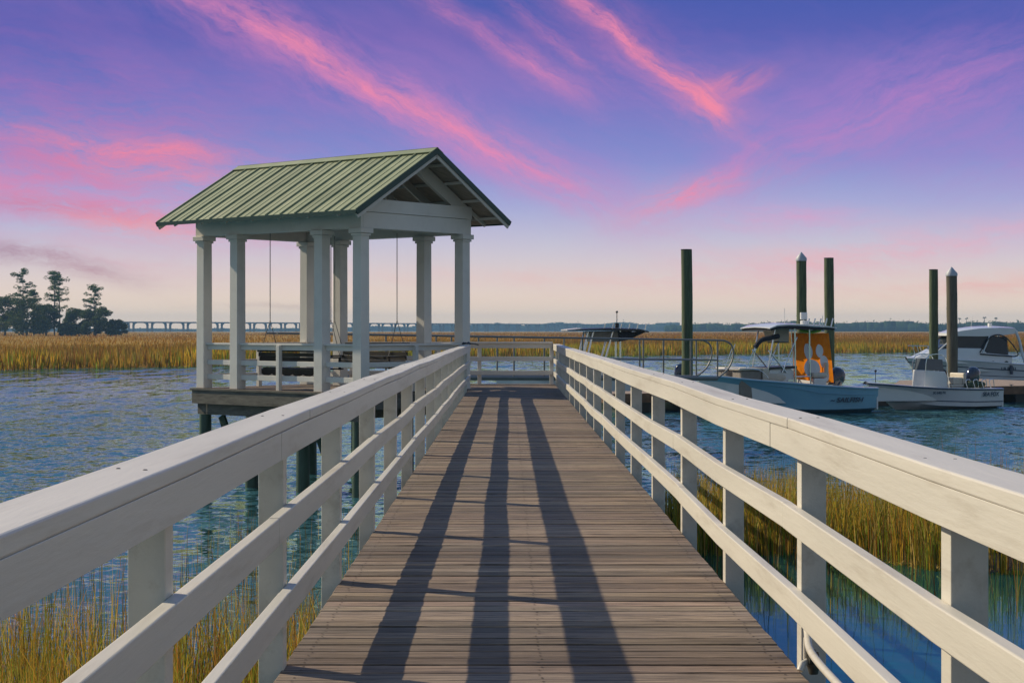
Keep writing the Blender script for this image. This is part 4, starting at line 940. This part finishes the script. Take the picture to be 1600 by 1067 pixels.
# mid and far sward, sampled evenly over the view rather than the ground
n = 52000; u_ = RNG.uniform(-1, 1, n); t = RNG.uniform(0, 1, n)**.8; xe = u_*92; y0 = edge_y(xe); k = 1.06*(MARSH_FAR*.6/y0/1.06)**t
X = xe*k; Y = y0*k; sc_ = Y/150
Hh = (.45+.35*vnoise(X, Y, .05, 5))*RNG.uniform(.6, 1.1, n)
tone = vnoise(X, Y*.3, .03, 6); C = pick(n, [1.2, 3, 1.8, 1.6, .6], RNG)*(.8+.4*RNG.random((n, 1)))
C = (C*.3+.7*(np.array([.27, .165, .04])*(1-tone[:, None])+np.array([.17, .10, .045])*tone[:, None]))*np.array([.80, .66, .32])
parts.append(simple_blades(X, Y, np.full(n, ZW+.85), Hh, RNG.uniform(.06, .10, n)*sc_**.8, C, 'm', .12))
V = np.concatenate([p[0] for p in parts]); C = np.concatenate([p[2] for p in parts]); off = 0; T = []
for p in parts: T.append(p[1]+off); off += len(p[0])
tag(tri_mesh('marsh_grass', V, np.concatenate(T), C, M['blade']), kind='stuff')

# ------------------------------------------------------------------ near cordgrass
def tall_blades(X, Y, Z, H, Wd, C, bend=.25, segs=4, stalk=None):
    n = len(X); ang = RNG.uniform(0, 2*math.pi, n); fa = RNG.normal(0, .9, n)
    B = np.abs(RNG.normal(0, bend, n))*H; dx, dy = np.cos(fa), np.sin(fa)
    V = np.zeros((n, 2*segs+1, 3))
    for s_ in range(segs+1):
        t = s_/segs; w = Wd*(1-t**1.6)*.5+.0006
        cx = X+np.cos(ang)*B*t**2.2; cy = Y+np.sin(ang)*B*t**2.2; cz = Z+H*(t-.12*(B/H)*t**3)
        if s_ < segs:
            V[:, 2*s_] = np.c_[cx-dx*w, cy-dy*w, cz]; V[:, 2*s_+1] = np.c_[cx+dx*w, cy+dy*w, cz]
        else: V[:, 2*segs] = np.c_[cx, cy, cz]
    T = []
    for s_ in range(segs-1): T += [[2*s_, 2*s_+1, 2*s_+3], [2*s_, 2*s_+3, 2*s_+2]]
    T += [[2*segs-2, 2*segs-1, 2*segs]]
    T = np.array(T)[None]+(np.arange(n)*(2*segs+1))[:, None, None]
    tt = np.concatenate([[s_/segs, s_/segs] for s_ in range(segs)]+[[1.0]])
    CC = C[:, None, :]*np.ones((1, 2*segs+1, 1)); tip = np.array([.34, .22, .05])
    CC = CC*(1-.45*tt[None, :, None]**2)+tip*(.45*tt[None, :, None]**2)
    return V.reshape(-1, 3), T.reshape(-1, 3), CC.reshape(-1, 3)
def patch(name, label, pieces):
    off = 0; VV, TT, CC = [], [], []
    for V, T, C in pieces: VV.append(V); TT.append(T+off); CC.append(C); off += len(V)
    o = tri_mesh(name, np.concatenate(VV), np.concatenate(TT), np.concatenate(CC), M['nearblade'])
    tag(o, label=label, kind='stuff'); return o
def scatter(n, x0, x1, y0, y1, keep=None):
    X = RNG.uniform(x0, x1, n); Y = RNG.uniform(y0, y1, n)
    if keep is not None: k = keep(X, Y); X, Y = X[k], Y[k]
    return X, Y
pl = []
# right bank
kp = lambda X, Y: (X > 2.2+1.3*vnoise(X, Y, .7, 31)) & (Y < 28.6-1.8*vnoise(X, Y*0, .5, 33)) & (vnoise(X, Y, .55, 8)+.25*np.clip((Y-23.2)/2, -1, 1) > .30) & (Y > 22.7+.5*np.sin(X*1.7)+np.clip(6.2-X, 0, 4)*.62)
X, Y = scatter(22000, 2.5, 13.5, 22.4, 28.6, kp); n = len(X)
pl.append(tall_blades(X, Y, np.full(n, ZW-.05), RNG.uniform(.65, 1.3, n)*(.85+.35*vnoise(X, Y, .5, 9)), RNG.uniform(.008, .017, n), pick(n, [6.0, 3.6, 1.2, 1.6, 1.8], RNG)*(.55+.8*RNG.random((n, 1))), .22))
X, Y = scatter(1100, 2.6, 14, 19.0, 30, None); n = len(X)
pl.append(tall_blades(X, Y, np.full(n, ZW-.1), RNG.uniform(.3, 1.5, n), RNG.uniform(.005, .009, n), pick(n, [1, 1, 2, .5, 4], RNG)*.8, .12))
X, Y = scatter(240, 8.0, 17, 30, 39, None); n = len(X)
pl.append(tall_blades(X, Y, np.full(n, ZW-.1), RNG.uniform(.5, 1.4, n), RNG.uniform(.006, .012, n), pick(n, [1, 1, 2, .5, 4], RNG)*.8, .12))
patch('cordgrass', None, pl)
pl = []
kp = lambda X, Y: (vnoise(X, Y, 1.3, 12) > .36) & (Y < 14.6+.9*vnoise(X, Y, .6, 13)-.18*np.abs(X+1.2)) 
X, Y = scatter(17000, -7.0, -1.02, 8.5, 15.5, kp); n = len(X)
pl.append(tall_blades(X, Y, np.full(n, ZW-.05), RNG.uniform(.65, 1.35, n), RNG.uniform(.006, .013, n), pick(n, [5.5, 3.0, 2.2, 1.0, 2.2], RNG)*(.55+.75*RNG.random((n, 1))), .2))
X, Y = scatter(420, -5.5, -1.0, 12, 19, None); n = len(X)
pl.append(tall_blades(X, Y, np.full(n, ZW-.1), RNG.uniform(.9, 1.7, n), RNG.uniform(.004, .009, n), pick(n, [1.5, 1, 2, .5, 4], RNG)*.8, .1))
X, Y = scatter(350, -4.5, -1.0, 18, 27, None); n = len(X)
pl.append(tall_blades(X, Y, np.full(n, ZW-.1), RNG.uniform(.2, .7, n), RNG.uniform(.005, .010, n), pick(n, [1.5, 1, 1, .5, 4], RNG)*.8, .12))
patch('cordgrass', None, pl)
# mud and straw under the right bank
m = MB(); r = random.Random(2); nxm, nym = 60, 30
vs = []
for j in range(nym):
    for i in range(nxm):
        x = 2.3+i*.195; yy = 22.2+j*.22; e_ = min((x-2.3)/1.5, (yy-22.2-.4*math.sin(x*1.7)-max(6.6-x, 0)*.7)/1.2, (28.6-yy)/1.5, 1)
        vs.append((x, yy, ZW-.16+.22*max(min(e_, 1), -.5)+r.uniform(-.03, .03)))
m._add(vs, [(j*nxm+i, j*nxm+i+1, (j+1)*nxm+i+1, (j+1)*nxm+i) for j in range(nym-1) for i in range(nxm-1)])
tag(m.build('mud_bank', M['mud'], smooth=True), kind='structure')
X, Y = scatter(2600, 4.2, 13, 22.4, 26, lambda X, Y: vnoise(X, Y, .8, 15) > .4); n = len(X)
V, T, C = tall_blades(X, Y, np.full(n, ZW+.05), np.full(n, .06), RNG.uniform(.008, .014, n), pick(n, [0, .6, 1, 4, 1], RNG)*.9, 5.0, 3)
tag(tri_mesh('dead_straw', V, T, C, M['blade']), kind='stuff')

# ------------------------------------------------------------------ trees on the left point
def leaf_cloud(blobs, per, size, rng, cols):
    V, C = [], []
    for (cx, cy, cz, rx, ry, rz_) in blobs:
        n = per; p = rng.normal(0, 1, (n, 3)); p /= np.linalg.norm(p, axis=1)[:, None]; p *= rng.uniform(.35, 1, (n, 1))**.6
        p = p*np.array([rx, ry, rz_])+np.array([cx, cy, cz])
        a = rng.normal(0, size, (n, 3, 3))*np.array([1.1, 1.1, .7]); V.append((p[:, None, :]+a).reshape(-1, 3))
        c = cols[rng.integers(0, len(cols), n)]*rng.uniform(.6, 1.35, (n, 1)); C.append(np.repeat(c, 3, 0))
    V = np.concatenate(V); C = np.concatenate(C); return V, np.arange(len(V)).reshape(-1, 3), C
PINEC = np.array([[.045, .105, .024], [.075, .14, .03], [.03, .07, .02], [.10, .14, .035]])
OAKC = np.array([[.04, .075, .022], [.065, .10, .028], [.11, .12, .035], [.03, .05, .018]])
def pine(px, ytop, d, label, seed, spread=1.0, low=.42, lean=0.0):
    rng = np.random.default_rng(seed); X = (px-PX0)/F*d; H = CH+(PY0-ytop)/F*d-(ZW+.6)
    root = empty('pine_tree', (X, d, ZW+.6), label=label, cat='tree', group='tall pines on the marsh point')
    m = MB(); m.tube([(0, 0, -.8), (lean*.4, 0, H*.4), (lean, 0, H*.95)], [.32, .25, .06], 8)
    blobs = []; nb = 18
    for i in range(nb):
        t = low+(1-low)*(i/(nb-1)); z = H*t*.985+rng.uniform(-.6, .3); reach = spread*(1.2+2.9*math.sin(min(1, (1-t)/(1-low)*1.25+.16)*math.pi*.78))
        for k in range(2):
            if rng.random() < .34 and i < nb-3: continue
            a = rng.uniform(0, 2*math.pi); ex = math.cos(a)*reach*rng.uniform(.5, 1.05); ey = math.sin(a)*reach*rng.uniform(.5, 1.05)
            tx = lean*t; m.tube([(tx, 0, z-.9), (tx+ex, ey, z)], [.09, .03], 5); s_ = rng.uniform(.6, 1.1)*(.6+.4*spread)
            blobs.append((tx+ex, ey, z+.1, 1.35*s_, 1.35*s_, .95*s_)); blobs.append((tx+ex*.5, ey*.5, z-.2, .9*s_, .9*s_, .4*s_))
    blobs.append((lean, 0, H-.5, .9, .9, .8))
    m.build('trunk', M['bark'], root, smooth=True)
    V, T, C = leaf_cloud(blobs, 75, .21, rng, PINEC); tri_mesh('crown', V, T, C, M['leaf'], root)
pine(36, 420, 670, 'tall pine with a rounded open top, leftmost of the pines on the point', 1, 1.15, .5)
pine(85, 424, 660, 'tall pine with two tangled tops, just right of the leftmost pine', 2, 1.05, .33)
pine(94, 426, 672, 'slender leaning pine, right of the pair in the middle of the point', 3, 1.15, .45, lean=-.6)
pine(147, 446, 650, 'lone shorter pine at the right end of the tree clump', 4, 1.0, .38)
pine(53, 452, 680, 'small thin pine between the two tall ones', 5, .6, .5)
def oak(px, ytop, d, wpx, label, seed, kind='oak_tree'):
    rng = np.random.default_rng(seed); X = (px-PX0)/F*d; H = CH+(PY0-ytop)/F*d-(ZW+.6); Rr = wpx/F*d/2
    root = empty(kind, (X, d, ZW+.6), label=label, cat='tree' if kind == 'oak_tree' else 'shrub', group='dark evergreen oaks on the marsh point')
    m = MB(); blobs = []
    m.tube([(0, 0, -.8), (0, 0, H*.45)], [.45, .3], 8)
    for i in range(34):
        a = rng.uniform(0, 2*math.pi); q_ = rng.uniform(.1, 1)**.6; z = H*rng.uniform(.16, .93); w = math.sqrt(max(.05, 1-((z/H-.42)/.6)**2))
        x, y = math.cos(a)*Rr*q_*w, math.sin(a)*Rr*q_*w; s_ = rng.uniform(.7, 1.25)*H*.13
        blobs.append((x, y, z, s_*1.25, s_*1.25, s_*.85))
        if i % 3 == 0: m.tube([(0, 0, H*.3), (x*.8, y*.8, z)], [.16, .05], 5)
    m.build('trunk', M['bark'], root, smooth=True)
    V, T, C = leaf_cloud(blobs, 230, .30, rng, OAKC); tri_mesh('crown', V, T, C, M['leaf'], root)
oak(8, 460, 650, 56, 'dark oak at the left edge under the leftmost pine', 11)
oak(-30, 455, 665, 60, 'dark oak cut by the left edge of the view', 17)
oak(42, 463, 640, 62, 'wide dark oak below the thin small pine', 12)
oak(72, 476, 655, 40, 'rounded oak at the foot of the double pine', 13)
oak(118, 483, 645, 34, 'small pale oak left of the lone shorter pine', 14)
oak(150, 480, 640, 58, 'broad oak around the foot of the lone shorter pine', 15)
oak(180, 500, 640, 34, 'lowest shrub at the right tip of the tree clump', 16, 'shrub')
oak(104, 505, 638, 30, 'low shrub in the gap between the pines', 18, 'shrub')

# ------------------------------------------------------------------ bridge
br = empty('bridge', (-457, 2000, ZW), label='long low concrete bridge on paired piers across the horizon', cat='bridge')
B0 = Vector((-457-35, 2000-55, 0)); bd = Vector((319, 500, 0)).normalized(); bn = Vector((bd.y, -bd.x, 0))
def BQ(): q = MB(); q.T = Matrix.Translation((457, -2000, -ZW)); return q
SP, NS = 31.2, 45
q = BQ(); Lb = SP*NS
q.loft([[B0+bd*s_+bn*o_+Vector((0, 0, z)) for o_, z in ((-2.5, 9.2), (2.5, 9.2), (5, 9.9), (5, 10.9), (4.7, 10.9), (4.7, 10.2), (-4.7, 10.2), (-4.7, 10.9), (-5, 10.9), (-5, 9.9))] for s_ in (0, Lb)])
q.build('roadway', M['bridge'], br)
for k in range(NS):
    q = BQ(); c = B0+bd*(SP*k+8)
    for dd in (-3.9, 3.9):
        p = c+bd*dd; q.loft([[p+bd*a+bn*b+Vector((0, 0, z)) for a, b in ((-.7, -1.3), (.7, -1.3), (.7, 1.3), (-.7, 1.3))] for z in (ZW-1.1, 8.0)])
        sgn = 1 if dd > 0 else -1   # haunch curving out into the span
        prof = [(0, 9.22), (sgn*5.5, 9.22), (sgn*3.4, 8.9), (sgn*1.9, 8.3), (sgn*1.0, 7.4), (sgn*.72, 6.6), (0, 6.6)]
        q.loft([[p+bd*a+bn*b+Vector((0, 0, z)) for a, z in prof] for b in (-1.6, 1.6)])
    q.build('pier', M['bridge'], br)

# ------------------------------------------------------------------ far woods (one mass on the horizon)
def woods(segs, seed, per_m, name):
    rng = np.random.default_rng(seed); VV, CC = [], []; mbx = MB()
    for (px0, d0, h0, px1, d1, h1) in segs:
        x0, x1 = (px0-PX0)/F*d0, (px1-PX0)/F*d1; Ls = math.hypot(x1-x0, d1-d0); n = int(Ls*per_m)
        k = max(2, int(Ls/5)); 
        for i in range(k):
            t = (i+.5)/k; hh = h0+(h1-h0)*t; tr = hh*(.82+.13*math.sin(i*.23+seed)+rng.uniform(-.06, .12)); w = rng.uniform(5, 10)
            X = x0+(x1-x0)*t+rng.normal(0, 3); Y = d0+(d1-d0)*t+rng.uniform(-12, 12)
            m_ = int(n/k); p = rng.normal(0, 1, (m_, 3)); p /= np.linalg.norm(p, axis=1)[:, None]; p *= rng.uniform(.5, 1, (m_, 1))
            P = p*np.array([w, w, tr*.42])+np.array([X, Y, ZW+tr*.58]); a = rng.normal(0, .9, (m_, 3, 3)); VV.append((P[:, None, :]+a).reshape(-1, 3))
            CC.append(np.repeat(OAKC[rng.integers(0, 4, m_)]*rng.uniform(.7, 1.3, (m_, 1)), 3, 0))
            mbx.box(X-w*1.1, X+w*1.1, Y-3, Y+3, ZW-1, ZW+tr*.8)
    V = np.concatenate(VV); C = np.concatenate(CC); T = np.arange(len(V)).reshape(-1, 3)
    # solid cores so the mass is opaque
    Vc = np.array(mbx.v); Fc = []
    for f in mbx.f:
        for i in range(1, len(f)-1): Fc.append((f[0], f[i], f[i+1]))
    Fc = np.array(Fc)+len(V); V = np.concatenate([V, Vc]); C = np.concatenate([C, np.tile(OAKC[0], (len(Vc), 1))]); T = np.concatenate([T, Fc])
    return tag(tri_mesh(name, V, T, C, M['leaf']), kind='stuff')
woods([(150, 3300, 7, 500, 3300, 7.5), (500, 3650, 10, 700, 3650, 18), (700, 3650, 20, 900, 3650, 23), (900, 3650, 23, 1060, 3500, 23), (-300, 3300, 7, 150, 3300, 7),
       (640, 3660, 13, 800, 3660, 20)], 3, 5.0, 'far_woods')
woods([(1040, 2300, 13, 1180, 2150, 15), (1150, 2150, 16.5, 1300, 2050, 17), (1280, 2050, 17, 1450, 1980, 15.5), (1430, 1980, 15.5, 1640, 1950, 16.5), (1640, 1950, 16, 2000, 1950, 16), (1100, 2250, 12, 1600, 2050, 13)], 4, 9.0, 'far_woods')
def palm(px, ytop, d, label, seed):
    rng = random.Random(seed); X = (px-PX0)/F*d; H = CH+(PY0-ytop)/F*d-ZW
    root = empty('palm_tree', (X, d, ZW), label=label, cat='tree', group='palms standing above the far woods')
    m = MB(); m.tube([(0, 0, 0), (.2, 0, H-1.6)], [.3, .25], 6); m.build('trunk', M['bark'], root)
    m = MB()
    for k in range(16):
        a = 2*math.pi*k/16+rng.uniform(-.2, .2); up = rng.uniform(.1, 1.6); R = rng.uniform(2.0, 2.7); c_, s_ = math.cos(a), math.sin(a)
        p0 = Vector((.2, 0, H-1.6)); p1 = p0+Vector((c_*R*.55, s_*R*.55, up)); p2 = p0+Vector((c_*R, s_*R, up*.3-.8)); sd = Vector((-s_, c_, 0))*.5
        m._add([p0, p1-sd, p1+sd, p2], [(0, 1, 2), (1, 3, 2)], (.03, .045, .02))
    m.build('crown', M['leaf'], root, usecol=True)
for i, (px, yt, lb) in enumerate(((1499, 496.5, 'palm standing just right of the brown capped pile'), (1510, 496, 'second palm right of the brown capped pile'), (1538, 495, 'palm above the cabin cruiser roof, next to its antenna'), (1556, 496, 'palm above the aft end of the cruiser roof'))):
    palm(px, yt, 1900, lb, i)

# ------------------------------------------------------------------ haze
m = MB(); m.box(-1800, 1800, -60, 3800, ZW-2.4, 34)
hm = bpy.data.materials.new('haze_air'); hm.use_nodes = True; t = hm.node_tree; t.nodes.clear()
pv = t.nodes.new('ShaderNodeVolumePrincipled'); pv.inputs['Color'].default_value = (.36, .66, 1.0, 1); pv.inputs['Density'].default_value = 0.00019; pv.inputs['Anisotropy'].default_value = 0.0
ou = t.nodes.new('ShaderNodeOutputMaterial'); t.links.new(pv.outputs[0], ou.inputs['Volume'])
tag(m.build('haze', hm), kind='stuff')
